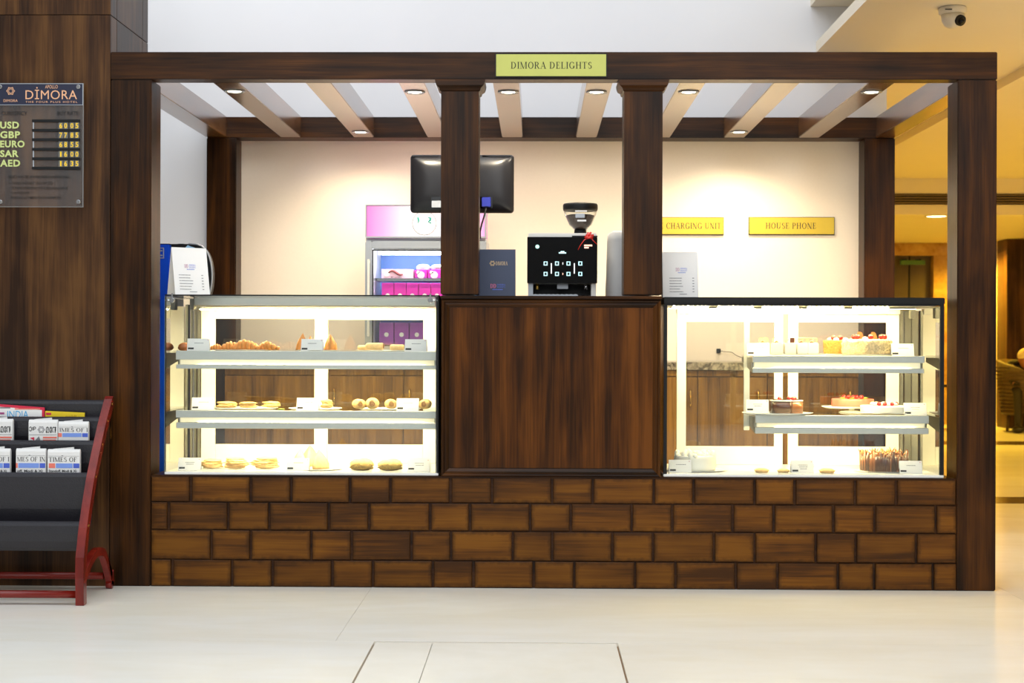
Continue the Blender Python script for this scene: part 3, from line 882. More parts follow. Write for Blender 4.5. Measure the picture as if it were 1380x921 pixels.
m.build('support_post', M['steel'], cb2, bevel=0.0015)

# ---------------------------------------------------------------- what stands in the cases
M['crust'] = mat('baked_crust', lin(216, 140, 62), 0.45, var=0.45, vs=55, bump=0.5)
M['crust_dark'] = mat('dark_crust', lin(186, 104, 44), 0.4, var=0.5, vs=45, bump=0.5)
M['crust_pale'] = mat('pale_crust', lin(236, 196, 128), 0.55, var=0.25, vs=60, bump=0.6)
M['filling'] = mat('green_filling', lin(126, 100, 24), 0.6, var=0.7, vs=150, bump=0.9)
M['cream'] = mat('whipped_cream', lin(250, 244, 228), 0.6, var=0.02)
M['nuts'] = mat('nut_crumbs', lin(234, 208, 158), 0.7, var=0.6, vs=110, bump=0.6)
M['nuts_mirrored'] = mat('mirrored_nut_crumbs', lin(172, 118, 48), 0.7, var=0.5, vs=120, bump=0.6)
M['choc'] = mat('chocolate', lin(74, 40, 22), 0.25, coat=0.5, var=0.12)
M['choc_light'] = mat('milk_chocolate', lin(138, 84, 44), 0.3, coat=0.4, var=0.15)
M['cherry'] = mat('cherry', lin(200, 28, 26), 0.15, coat=0.8, var=0.1)
M['pink'] = mat('mirrored_pink', lin(234, 118, 98), 0.3, coat=0.4, var=0.05)
M['green'] = mat('mint_green', lin(140, 160, 60), 0.5, var=0.2)
M['sponge'] = mat('pale_sponge', lin(240, 214, 140), 0.8, var=0.1, vs=150, bump=0.4)

def solo(name, cat, mb, m, **k):
    return tag(mb.build(name, m, **k), None, cat)
def p_bun():
    return solo('bun', 'pastry', MB().ell((0, 0, 0.017), (0.030, 0.026, 0.022), amp=0.12, freq=1.6, flat=-0.017), M['crust_dark'])
def p_croissant(seed):
    m = MB()
    for k in range(7):
        t = (k - 3) / 3.0
        r = 0.024 * (1 - 0.55 * abs(t) ** 1.5)
        m.ell((0.048 * t, 0.020 * t * t, r * 0.82), (0.0125, r * 1.05, r), 12, 8, 0.10, 2.2, -r * 0.82, seed + k)
    return solo('croissant', 'pastry', m, [M['crust']])
def p_puff(seed, wd=0.09, dp=0.07, ht=0.026, m_=None):
    """folded pastry of thin leaves"""
    m = MB(); r = random.Random(seed); n = 5
    for k in range(n):
        q = (1 - 0.16 * k / n) * r.uniform(.86, 1.04)
        m.ell((r.uniform(-.007, .007), r.uniform(-.005, .005), ht * (0.2 + 0.62 * k / (n - 1)) + 0.0006), (wd / 2 * q, dp / 2 * q, ht * (0.17 if k < n - 1 else 0.19)), 22, 6, 0.34, 3.4, -ht * 0.2, seed * 3 + k)
    return solo('puff_pastry', 'pastry', m, m_ or M['crust_pale'])
def p_samosa(seed, m_=None, wd=0.055, ht=0.066):
    """three-cornered fried pastry standing on its broad side"""
    m = MB(); n = 18; rows = 9; vs = []; fs = []
    for k in range(rows):
        t = k / (rows - 1)
        s_ = (1 - t) ** 0.8 * (1 + 0.25 * math.sin(t * math.pi)) + 0.02
        for i in range(n):
            a = 2 * math.pi * i / n + seed
            tri = 1.0 / max(0.62, math.cos(((a - seed) % (2 * math.pi / 3)) - math.pi / 3) * 1.15)
            rr = wd / 2 * s_ * min(1.15, 0.72 * tri)
            p = Vector((rr * math.cos(a), rr * 0.8 * math.sin(a), ht * t))
            p.xy *= 1 + 0.12 * mnoise.noise(Vector((math.cos(a) * 1.5, math.sin(a) * 1.5, t * 4 + seed)))
            vs.append(p)
    for k in range(rows - 1):
        for i in range(n):
            j = (i + 1) % n
            fs.append((k * n + i, k * n + j, (k + 1) * n + j, (k + 1) * n + i))
    fs += [tuple(range(n))[::-1], tuple((rows - 1) * n + i for i in range(n))]
    m.add(vs, fs, True)
    return solo('samosa', 'pastry', m, m_ or M['crust'])
def p_roll(seed, L=0.05, R=0.021, m_=None):
    """rolled pastry, the spiral shows at its ends"""
    t = thing('pastry_roll', None, 'pastry')
    m = MB(); n = 20
    prof = []
    for i in range(n):
        a = 2 * math.pi * i / n
        prof.append((R * math.cos(a) * 1.12, R + R * 0.95 * max(-0.9, math.sin(a)) - R * 0.05))
    ys = [-L / 2, -L / 2 + 0.006, 0, L / 2 - 0.006, L / 2]
    qs = [0.72, 1.0, 1.03, 1.0, 0.72]
    vs = []
    for y, q in zip(ys, qs):
        for (a, b) in prof: vs.append((a * q, y, R * 0.95 + (b - R * 0.95) * q if q < 1 else b))
    fs = []
    for k in range(len(ys) - 1):
        for i in range(n):
            j = (i + 1) % n
            fs.append((k * n + i, k * n + j, (k + 1) * n + j, (k + 1) * n + i))
    fs += [tuple(range(n))[::-1], tuple((len(ys) - 1) * n + i for i in range(n))]
    m.add(vs, fs, True).build('pastry_shell', m_ or M['crust_pale'], t)
    sp = [(0.013 * (1 - k / 20) * math.cos(k * 0.75 + seed), -L / 2 - 0.0004, R + 0.013 * (1 - k / 20) * math.sin(k * 0.75 + seed)) for k in range(18)]
    MB().tube(sp, 0.0018, 5).build('filling', M['choc_light'], t)
    return t
def p_stuffed(seed):
    """pastry roll cut open, green filling on the cut side"""
    t = thing('stuffed_roll', None, 'pastry')
    MB().ell((0, 0.002, 0.021), (0.054, 0.036, 0.020), 22, 10, 0.14, 2.6, -0.008, seed).ell((0, 0.006, 0.010), (0.05, 0.028, 0.010), 18, 8, 0.1, 2.6, -0.0095, seed).build('crust', M['crust_pale'], t)
    MB().ell((0, -0.021, 0.0125), (0.051, 0.024, 0.0125), 26, 9, 0.30, 7.0, -0.012, seed + 4).build('filling', M['filling'], t)
    return t
def p_plate(r):
    m = MB().lathe([(0.0, 0.004), (r * 0.88, 0.004), (r * 0.91, 0.005), (r, 0.0105), (r, 0.0085), (r * 0.9, 0.002), (r * 0.86, 0.0), (0.0, 0.0)], (0, 0, 0), 40)
    return solo('plate', 'plate', m, M['porcelain'])
def p_card():
    """little tent card with a printed front"""
    wd, ht, k = 0.098, 0.054, 0.019
    m = MB()
    m.prism([(0.0, 0.0), (k, ht), (k + 0.0008, ht), (0.0008, 0.0)], 'yz', -wd / 2, wd / 2)
    m.prism([(2 * k, 0.0), (k + 0.0008, ht), (k + 0.0016, ht), (2 * k + 0.0008, 0.0)], 'yz', -wd / 2, wd / 2)
    c = solo('price_card', 'price card', m, M['card'])
    def strip(nm, xa, xb, za, zb, mm):
        e = 0.0005
        q = MB().add([(xa, k * za / ht - e, za), (xb, k * za / ht - e, za), (xb, k * zb / ht - e, zb), (xa, k * zb / ht - e, zb)], [(0, 1, 2, 3)])
        return q.build(nm, mm, c)
    strip('price_tag', -wd * 0.46, -wd * 0.20, 0.007, 0.0145, M['ink'])
    strip('logo_dot', wd * 0.40, wd * 0.43, 0.046, 0.049, M['cherry'])
    return c, strip
CARD_TXT = random.Random(12)
CN = [0]
def card(px, py, Y, z, rot, lines, label):
    """each card gets its own printed words: short uneven dashes, too small to read in the photograph"""
    c, strip = p_card()
    for q in range(lines):
        zz = 0.033 - 0.008 * q
        x = -0.018 + 0.004 * q
        while x < 0.020 - 0.004 * q:
            l = CARD_TXT.uniform(0.003, 0.008)
            strip('print', x, x + l, zz, zz + 0.0026, M['ink_grey'])
            x += l + 0.0018
    p = P(px, py, Y)
    c.location = (p.x, Y, z + 0.0006); c.rotation_euler = (0, 0, rot)
    tag(c, label, None, 'price cards in the display cases')
    return c
def at(px, Y): return P(px, 520, Y).x

zA1, zA2, zA0 = SA[0], SA[1], ZB + 0.013
zB1, zB2, zB0 = SB[0], SB[1], ZB + 0.013
e = 0.0008
LC = 'left case'
# --- left case, upper shelf
pr = p_plate(0.12)
put(pr, (at(326, .24), .24, zA1 + e), 0, 'white plate of croissants on the upper shelf of the left case', 'white plates in the display cases', (1.1, 1, .5))
put(pr, (at(430, .22), .22, zA1 + e), 0, 'white plate under two samosas on the upper shelf of the left case', 'white plates in the display cases', (.8, .8, .5))
put(pr, (at(515, .22), .22, zA1 + e), 0, 'white plate under pale rolls on the upper shelf of the left case', 'white plates in the display cases', (1, .9, .5))
z_ = zA1 + 0.0045
b = p_bun()
put(b, (at(248, .19), .19, zA1 + e), 0.3, 'round brown bun alone at the left end of the upper shelf', None, 0.92)
c1 = p_croissant(1.0)
for i, (px, Y, r, sc, lb) in enumerate(((292, .20, .5, .62, 'small golden croissant just right of the first price card, upper shelf'), (311, .21, .2, .9, 'golden croissant second from left on the plate, upper shelf'),
        (329, .17, -.1, 1.1, 'largest golden croissant in the front middle of the upper shelf plate'), (334, .26, .25, 1.0, 'golden croissant behind the largest one on the upper shelf plate'), (359, .20, -.35, .93, 'golden croissant at the right end of the croissant plate'))):
    put(c1, (at(px, Y), Y, z_), r, lb, 'croissants on the upper shelf', sc)
s1 = p_samosa(0.4)
put(s1, (at(445, .18), .18, z_), 0.2, 'standing golden samosa right of the middle card, upper shelf of left case', 'samosas in the left case', 1.08)
put(s1, (at(408, .24), .24, z_), 1.1, 'samosa peeping over the middle price card, upper shelf of left case', 'samosas in the left case', 1.15)
put(s1, (at(418, .25), .25, z_), 2.0, 'low samosa hidden behind the middle price card, upper shelf', 'samosas in the left case', 0.98)
r1 = p_roll(0.0, 0.075, 0.017)
put(r1, (at(505, .19), .19, z_), 1.45, 'long pale pastry roll lying along the upper shelf of left case', 'pale rolls in the left case', 1.05)
put(r1, (at(490, .24), .24, z_), 1.2, 'short pale pastry roll with open end, left on upper shelf plate', 'pale rolls in the left case', .7)
put(r1, (at(535, .20), .20, z_), 1.75, 'pale pastry roll next to the last card of the upper shelf', 'pale rolls in the left case', .82)
card(267, 464, .13, zA1, .08, 1, 'white price card left of the croissants, upper shelf of left case')
card(420, 464, .13, zA1, -.05, 1, 'white price card before the samosas, upper shelf of left case')
card(560, 466, .13, zA1, -.06, 1, 'white price card at right end, upper shelf of left case')
# --- left case, middle shelf
put(pr, (at(330, .26), .26, zA2 + e), 0, 'long white plate of flat puffs on the lower shelf of the left case', 'white plates in the display cases', (1.25, 1, .6))
put(pr, (at(425, .24), .24, zA2 + e), 0, 'white plate behind the middle card on the lower shelf of the left case', 'white plates in the display cases', (1.0, .9, .6))
put(pr, (at(525, .24), .24, zA2 + e), 0, 'white plate of rolls on the lower shelf of the left case', 'white plates in the display cases', (1.2, .9, .6))
z_ = zA2 + 0.0052
f1 = p_puff(3, 0.10, 0.07, 0.030)
put(f1, (at(305, .20), .20, z_), .1, 'flat puff pastry beside the first card, lower shelf of left case', 'flat puffs on the lower shelf')
put(f1, (at(335, .20), .20, z_), 2.9, 'flat puff pastry with flecked top in middle of the lower shelf plate', 'flat puffs on the lower shelf', .95)
put(f1, (at(365, .30), .30, z_), .5, 'flat puff pastry at the rear right of the lower shelf plate', 'flat puffs on the lower shelf', .9)
tag(MB().ell((0, 0, 0.004), (0.016, 0.01, 0.004), amp=.3, freq=3).build('mint_leaf', M['green']), 'small green garnish lying at the front of the lower shelf', 'garnish').location = (at(379, .13), .13, zA2 + .001)
put(f1, (at(440, .19), .19, z_), .3, 'rounded puff pastry right of the middle card, lower shelf of left case', 'flat puffs on the lower shelf', (.6, .7, 1.35))
r2 = p_roll(1.2, 0.06, 0.0235)
for px, Y, r, lb in ((484, .17, .35, 'first of the rolled pastries with chocolate swirl, lower shelf'), (502, .17, .1, 'second rolled pastry with chocolate swirl, biggest in front, lower shelf'),
                     (527, .18, .2, 'rolled pastry half hidden by the last card, lower shelf'), (573, .17, -.1, 'rolled pastry right of the last card, lower shelf')):
    put(r2, (at(px, Y), Y, z_), r, lb, 'swirl rolls on the lower shelf', 1.0 if px != 502 else 1.12)
card(273, 544, .13, zA2, .08, 1, 'white price card left of the flat puffs, lower shelf of left case')
card(414, 543, .13, zA2, -.05, 1, 'white price card in the middle, lower shelf of left case')
card(549, 545, .13, zA2, -.03, 1, 'white price card before the rolls, lower shelf of left case')
# --- left case, deck
put(pr, (at(430, .17), .17, zA0 + e), 0, 'white plate under the samosas on the floor of the left case', 'white plates in the display cases', (.9, .8, .5))
f2 = p_puff(8, 0.12, 0.085, 0.050)
put(f2, (at(286, .18), .18, zA0 + e), .2, 'flaky pale pastry behind the first card on the case floor', 'flaky pastries on the case floor', .85)
put(f2, (at(318, .17), .17, zA0 + e), 3.0, 'flaky pale pastry in the middle of three on the case floor', 'flaky pastries on the case floor', (.9, .9, 1.05))
put(f2, (at(359, .18), .18, zA0 + e), .1, 'long flaky pale pastry, rightmost of three on the case floor', 'flaky pastries on the case floor', (1.0, .9, 1.1))
z_ = zA0 + 0.005
s2 = p_samosa(1.7, M['crust_pale'], 0.085, 0.085)
put(s2, (at(430, .15), .15, z_), .5, 'big pale samosa right of the middle card on the case floor', 'samosas in the left case', 1.0)
put(s2, (at(406, .22), .22, z_), 1.6, 'pale samosa left behind the middle card on the case floor', 'samosas in the left case', 1.05)
put(s2, (at(418, .30), .30, z_), 2.9, 'pale samosa between two others on the case floor', 'samosas in the left case', 1.12)
g1 = p_stuffed(2.0)
put(g1, (at(488, .13), .13, zA0 + e), 0, 'left one of two cut rolls with green filling, case floor', 'green filled rolls', (1, 1, 1.3))
put(g1, (at(526, .13), .13, zA0 + e), .06, 'right one of two cut rolls with green filling, case floor', 'green filled rolls', (1.02, 1, 1.25))
card(255, 630, .085, zA0, .08, 2, 'white price card at the left front of the left case floor')
card(401, 630, .085, zA0, .0, 1, 'white price card before the pale samosas on the case floor')
card(564, 631, .085, zA0, -.04, 2, 'white price card right of the green filled rolls')

# --- right case, upper shelf
def p_cube(garnish):
    t = thing('cream_cake_slice', None, 'cake')
    MB().box(-.027, .027, -.03, .03, 0, .054).build('slice', M['cream'], t, bevel=.004)
    if garnish == 'square':
        MB().box(-.0, .022, -.014, -.011, .052, .078).build('chocolate_square', M['choc'], t)
        MB().tube([(-.02 + .018 * (1 - math.cos(k * .5)), -.01, .054 + .016 * abs(math.sin(k * .5))) for k in range(7)], .0022, 6).build('chocolate_curl', M['sponge'], t)
    else:
        for sx_ in (-.010, .012):
            MB().tube([(sx_ + .011 * math.cos(a), -.008, .066 + .012 * math.sin(a)) for a in [2 * math.pi * k / 12 for k in range(13)]], .0016, 6).build('chocolate_loop', M['sponge'], t)
        MB().tube([(-.012, -.012, .053), (-.004, -.012, .062), (.002, -.012, .055)], .004, 6).build('chocolate_curl', M['choc_light'], t)
    return t
ct = MB().box(-.15, .15, -.10, .10, 0, .006).build('cake_tray', M['porcelain'], bevel=.002)
tag(ct, 'white rectangular tray under the cream slices on the upper shelf', 'tray').location = (at(1062, .25), .25, zB1 + e)
q1, q2 = p_cube('loop'), p_cube('square')
z_ = zB1 + .0075
for k, (pz, px, Y, lb) in enumerate(((q1, 1047, .19, 'white cream cake slice beside the first price card with brown curl'), (q2, 1064, .19, 'white cream cake slice topped by a dark chocolate square'),
        (q1, 1080, .20, 'white cream cake slice third from left with pale loops'), (q1, 1094, .20, 'white cream cake slice at the right end of the tray with loops'),
        (q1, 1028, .26, 'white cream cake slice behind the first price card'))):
    put(pz, (at(px, Y), Y, z_), 0.03 * (k - 2), lb, 'white cream cake slices on the tray', .92)
def rough_disc(m, r, h, amp, freq, seed, n=44, rows=7, top=10):
    """round cake with a crumbly skin"""
    vs = []; fs = []
    prof = [(r * .97, 0)] + [(r, h * k / rows) for k in range(1, rows)] + [(r * (1 - .14 * (k / 3) ** 2), h * (1 + .02 * k)) for k in range(0, 3)] + [(r * (.86 - .86 * k / top), h * 1.06) for k in range(1, top)]
    for rr, z in prof:
        for i in range(n):
            a = 2 * math.pi * i / n
            p = Vector((rr * math.cos(a), rr * math.sin(a), z))
            d = amp * mnoise.noise(p * freq + Vector((seed, 0, 0)))
            p += Vector((math.cos(a), math.sin(a), 0.6)) * d
            if z == 0: p.z = 0
            vs.append(p)
    for k in range(len(prof) - 1):
        for i in range(n):
            j = (i + 1) % n
            fs.append((k * n + i, k * n + j, (k + 1) * n + j, (k + 1) * n + i))
    fs += [tuple(range(n))[::-1], tuple((len(prof) - 1) * n + i for i in range(n))]
    m.add(vs, fs, True)
    return m
def cherry(t, x, y, z, r=.0125):
    MB().ell((x, y, z + r * .8), (r, r, r * .95), 12, 8).build('cherry', M['cherry'], t)
def nut_cake(loc, r, h, mm, label, seed, choc):
    t = thing('nut_cake', label, 'cake', loc)
    x, y, z = loc
    m = MB(); rough_disc(m, r, h, .006, 130, seed)
    rr = random.Random(int(seed))
    for k in range(150):
        a = rr.uniform(0, 6.28); zz = rr.uniform(.05, 1.0) * h; s_ = rr.uniform(.0022, .0045)
        m.ell((r * 1.0 * math.cos(a), r * 1.0 * math.sin(a), zz), (s_, s_, s_), 6, 4)
    m.v = [v + Vector(loc) for v in m.v]
    m.build('cake_body', mm, t)
    for k in range(6):
        a = 2 * math.pi * k / 6 + 4.4
        if k % 2 == 0: MB().ell((x + r * .66 * math.cos(a), y + r * .66 * math.sin(a), z + h + .006), (.014, .014, .010), 10, 6).build('cream_rosette', M['cream'], t)
    for dx, dy in ((-.062, -.03), (-.05, -.045), (.004, -.06), (.052, -.045), (.07, -.028)) if choc else ((-.028, .0), (.025, .0)):
        cherry(t, x + dx * r / .105, y + dy * r / .105, z + h + .005)
    if choc:
        for dx, a in ((-.045, .5), (-.028, -.3), (.022, .2), (.036, -.45)):
            MB().prism([(x + dx - .014, z + h), (x + dx + .014, z + h), (x + dx + .010 * a + .006, z + h + .034), (x + dx + .010 * a - .004, z + h + .038)], 'xz', y - .01 + dx * .3, y - .006 + dx * .3).build('chocolate_shard', M['choc_light'], t)
    return t
put(pr, (at(1168, .24), .24, zB1 + e), 0, 'white plate under the big nut cake on the upper shelf', 'white plates in the display cases', (1.15, 1, .6))
nut_cake((at(1168, .24), .24, zB1 + .005), .108, .064, M['nuts'], 'large round cake in pale nut crumbs with cherries and chocolate shards', 3.0, True)
put(pr, (at(1128, .40), .40, zB1 + e), 0, 'white plate added under the tan reflected nut cake at the rear', 'white plates in the display cases', (.65, .55, .6))
nut_cake((at(1128, .40), .40, zB1 + .005), .06, .060, M['nuts_mirrored'], 'tan reflection of the large nut cake built as a smaller cake behind it', 5.0, False)  # mirror image of the large nut cake in the rear pane, built solid
card(1022, 469, .14, zB1, -.12, 1, 'white price card at the left end, upper shelf of right case')
card(1217, 470, .15, zB1, -.05, 1, 'white price card right of the nut cake, upper shelf of right case')
# --- right case, lower shelf
put(pr, (at(1048, .172), .172, zB2 + .0014), 0, 'white plate under the chocolate cake on the lower shelf of the right case', 'white plates in the display cases', (1.30, .9, .8))
loc = (at(1060, .19), .19, zB2 + .006)
t = thing('chocolate_cake', 'cut chocolate cake with cream top and raspberries on a white plate', 'cake', loc)
x, y, z = loc
def wedge(nm, x0, x1, mm):
    n = 10
    arc = lambda q: [(x0 + (x1 - x0) * k / n, y - q * math.sqrt(max(0.0, 1 - ((x0 + (x1 - x0) * k / n - x) / .078) ** 2))) for k in range(n + 1)]
    poly = arc(.055) + [(x1, y + .05), (x0, y + .05)]
    s_ = MB().prism(poly, 'xy', z, z + .053, True).build(nm, mm, t)
    MB().prism([(p[0], p[1] - .001) for p in poly], 'xy', z + .053, z + .058, True).build('cream_layer', M['cream'], s_)
wedge('cake_slice', x - .068, x + .012, M['choc']); wedge('cake_slice', x + .0145, x + .068, M['choc_light'])
for dx, dy in ((-.034, -.02), (.008, -.015), (.022, -.035), (.034, -.012)): cherry(t, x + dx, y + dy, z + .058, .009)
for dx in (-.05, -.015, .0, .045):
    MB().prism([(x + dx - .014, y - .028), (x + dx + .013, y - .025), (x + dx + .010, y - .005), (x + dx - .010, y - .01)], 'xy', z + .0582, z + .063).build('chocolate_piece', M['choc'], t)
put(pr, (at(1196, .25), .25, zB2 + e), 0, 'white plate under the white cream cake on the lower shelf', 'white plates in the display cases', (1.36, .95, .9))
loc = (at(1192, .24), .24, zB2 + .006)
t = thing('cream_cake', 'round white cream cake with fruit on top on the lower shelf', 'cake', loc)
x, y, z = loc
m = MB(); rough_disc(m, .105, .032, .0015, 40, 2.0); m.v = [v + Vector(loc) for v in m.v]; m.build('cake_body', M['cream'], t)
for k in range(9):
    a = 2 * math.pi * k / 9
    MB().ell((x + .05 * math.cos(a), y + .05 * math.sin(a), z + .04), (.014, .014, .009), 10, 6, .1, 3).build('cream_rosette', M['cream'], t)
for dx, dy in ((-.035, -.05), (-.012, -.06), (.02, -.058), (.045, -.03)): cherry(t, x + dx, y + dy, z + .034, .010)
put(pr, (at(1148, .405), .405, zB2 + .020), 0, 'white plate added under the pink reflected cake at the rear of the shelf', 'white plates in the display cases', (1.15, .85, .9))  # plate, foot and cake stand in for the cream cake's rear-pane reflection
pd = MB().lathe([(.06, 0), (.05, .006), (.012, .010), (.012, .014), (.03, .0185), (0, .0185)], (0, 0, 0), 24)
tag(pd.build('added_cake_foot', M['porcelain']), 'low white foot added to carry the plate of the pink reflected cake', 'added cake foot').location = (at(1148, .405), .405, zB2 + .0008)
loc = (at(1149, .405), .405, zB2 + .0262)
t = thing('pink_cake_reflection', 'pink reflection of the cream cake built as a second cake with raspberries and mint', 'cake', loc)
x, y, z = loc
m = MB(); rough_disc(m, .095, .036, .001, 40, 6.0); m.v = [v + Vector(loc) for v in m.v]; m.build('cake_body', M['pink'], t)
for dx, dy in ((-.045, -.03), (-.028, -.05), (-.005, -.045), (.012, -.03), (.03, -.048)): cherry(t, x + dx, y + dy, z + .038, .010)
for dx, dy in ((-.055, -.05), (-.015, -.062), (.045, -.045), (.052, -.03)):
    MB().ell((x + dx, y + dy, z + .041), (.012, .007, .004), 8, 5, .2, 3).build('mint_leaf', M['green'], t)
card(1021, 548, .14, zB2 + .012, -.10, 2, 'white price card left of the chocolate cake, lower shelf')
card(1234, 552, .14, zB2, -.05, 2, 'white price card right of the cream cake, lower shelf')
# --- right case, deck
put(pr, (at(937, .20), .20, zB0 + e), 0, 'white plate under the frothy white cake at left', 'white plates in the display cases', (1.2, .95, .5))
loc = (at(937, .20), .20, zB0 + .005)
t = thing('frothy_cake', 'tall white cake with ruffled cream top behind the leftmost card', 'cake', loc)
x, y, z = loc
m = MB(); rough_disc(m, .092, .062, .003, 50, 9.0); m.v = [v + Vector(loc) for v in m.v]; m.build('cake_body', M['cream'], t)
rr = random.Random(4); m = MB()
for k in range(46):
    a = rr.uniform(0, 6.28); q = .09 * math.sqrt(rr.random())
    m.ell((x + q * math.cos(a), y + q * math.sin(a), z + .066), (.012, .012, rr.uniform(.010, .024)), 8, 6, .3, 3, -9, k)
tag(m.build('cream_ruffle', M['cream'], t), kind='stuff')
for k, (px, Y, sc, lb) in enumerate(((1027, .12, 1, 'small flat yellow tartlet left of the middle card, case floor'), (1056, .12, .85, 'small flat yellow tartlet touching the middle card, case floor'), (1115, .11, 1.1, 'small flat yellow tartlet right of the middle card, case floor'))):
    if k == 0:
        t0 = thing('tartlet', None, 'tart')
        MB().lathe([(.026, 0), (.034, .010), (.030, .012), (.0, .012)], (0, 0, 0), 22).build('pastry_shell', M['crust_pale'], t0)
        MB().ell((0, 0, .011), (.028, .028, .008), 16, 6, .1, 3).build('filling', M['sponge'], t0)
    put(t0, (at(px, Y), Y, zB0 + e), .4 * k, lb, 'yellow tartlets on the case floor', sc)
put(pr, (at(1192, .21), .21, zB0 + e), 0, 'white plate under the chocolate stick cake', 'white plates in the display cases', (1.15, .9, .4))
loc = (at(1192, .21), .21, zB0 + .0042)
t = thing('chocolate_stick_cake', 'tall cake fenced by upright chocolate sticks on the floor of the right case', 'cake', loc)
x, y, z = loc
MB().cyl((x, y, z), (x, y, z + .066), .096, n=32).build('cake_body', M['choc'], t)
rr = random.Random(8); m = MB()
for k in range(74):
    a = 2 * math.pi * k / 74; q = .101 + rr.uniform(-.002, .003); h = rr.uniform(.058, .092)
    p0 = Vector((x + q * math.cos(a), y + q * math.sin(a), z))
    m.mat(0 if rr.random() < .7 else 1)
    m.cyl(p0, p0 + Vector((rr.uniform(-.004, .004), rr.uniform(-.004, .004), h)), .0028, n=6)
tag(m.build('chocolate_sticks', [M['choc'], M['choc_light']], t), kind='stuff')
m = MB()
for k in range(60):
    a = rr.uniform(0, 6.28); q = .1 * math.sqrt(rr.random())
    p0 = Vector((x + q * math.cos(a), y + q * math.sin(a), z + .066 + rr.uniform(0, .012)))
    d_ = Vector((rr.uniform(-1, 1), rr.uniform(-1, 1), rr.uniform(.1, 1.0))).normalized() * rr.uniform(.014, .03)
    m.mat(k % 2)
    m.tube([p0, p0 + d_ * .6 + Vector((0, 0, .002)), p0 + d_], [.003, .0025, .001], 5)
tag(m.build('chocolate_curls', [M['choc_light'], M['crust_dark']], t), kind='stuff')
card(917, 631, .085, zB0, .02, 1, 'white price card at the left front of the right case floor')
card(1082, 633, .085, zB0, .06, 3, 'white price card in the middle of the right case floor')
card(1228, 634, .085, zB0, -.06, 1, 'white price card right of the chocolate stick cake')

# ---------------------------------------------------------------- behind and on the counter
# rear counter along the back wall: granite worktop on walnut cabinet units
YB = 1.45
zg0, zg1 = P(950, 499, YB).z, P(950, 488.5, YB).z
xk0, xk1 = xbl + 0.18, P(1165, 500, YB).x - 0.02
wt = MB().box(xk0, xk1, YB - 0.02, BW - 0.006, zg0, zg1).build('worktop', M['granite'], bevel=0.003)
tag(wt, 'speckled granite worktop running along the back wall behind the cases', 'worktop')
zr = P(950, 508, YB).z
edges = [P(px, 540, YB).x for px in (335, 442, 544, 648, 747, 840, 940, 1034, 1146)]
edges[0] = xk0 + 0.01; edges[-1] = xk1 - 0.01
UN = ('leftmost', 'second from left', 'third from left', 'fourth from left', 'fifth from left', 'sixth from left', 'seventh from left', 'rightmost')
for k in range(len(edges) - 1):
    a, b = edges[k], edges[k + 1]
    u = thing('base_cabinet', '%s walnut base cabinet under the granite worktop' % UN[k], 'cabinet', ((a + b) / 2, YB, 0), 0, 'base cabinets under the worktop')
    MB().box(a, b, YB + 0.02, BW - 0.01, 0.0, zg0 - 0.001).build('body', M['wood_back'], u)
    MB().box(a + 0.002, b - 0.002, YB, YB + 0.019, zr + 0.003, zg0 - 0.002).build('rail', M['wood_back'], u, bevel=0.001)
    d = MB().box(a + 0.002, b - 0.002, YB, YB + 0.019, 0.06, zr - 0.003).build('door', M['wood_back'], u, bevel=0.0015)
    hx = {1: P(451, 532, YB).x, 2: P(552, 530, YB).x, 5: P(930, 535, YB).x}.get(k, b - 0.05)
    hz0, hz1 = (P(930, 548, YB).z, P(930, 526, YB).z)
    MB().tube([(hx, YB, hz0), (hx, YB - 0.022, hz0 + 0.004), (hx, YB - 0.026, hz0 + 0.02), (hx, YB - 0.026, hz1 - 0.02), (hx, YB - 0.022, hz1 - 0.004), (hx, YB, hz1)], 0.0055, 8).build('handle', M['brass'], d)

# countertop ice cream cooler
x0, x1, zh0, zh1 = rect(492, 277, 655, 322, YB + 0.05)
yF = YB + 0.02
x0, x1 = P(492, 400, yF).x, P(655, 400, yF).x
zh1, zh0 = P(570, 277, yF).z, P(570, 321, yF).z
zd1, zd0 = P(570, 325, yF).z, zg1 + 0.03
fr = thing('ice_cream_cooler', 'small glass fronted ice cream cooler with a pink lit header on the granite worktop', 'cooler', ((x0 + x1) / 2, yF, zg1))
t_ = 0.035
m = MB()
m.box(x0, x0 + t_, yF + 0.03, yF + 0.50, zg1 + 0.003, zh0).box(x1 - t_, x1, yF + 0.03, yF + 0.50, zg1 + 0.003, zh0)
m.box(x0 + t_, x1 - t_, yF + 0.46, yF + 0.50, zg1 + 0.003, zh0).box(x0 + t_, x1 - t_, yF + 0.03, yF + 0.46, zg1 + 0.003, zg1 + 0.03).box(x0 + t_, x1 - t_, yF + 0.03, yF + 0.46, zd1 - 0.03, zh0)
m.build('body', mat('cooler_white', lin(236, 238, 242), 0.35, var=0.01), fr)
MB().box(x0 + t_ + .001, x1 - t_ - .001, yF + 0.452, yF + 0.459, zg1 + 0.04, zd1 - 0.04).build('liner', mat('cooler_liner', lin(104, 150, 226), 0.35), fr)
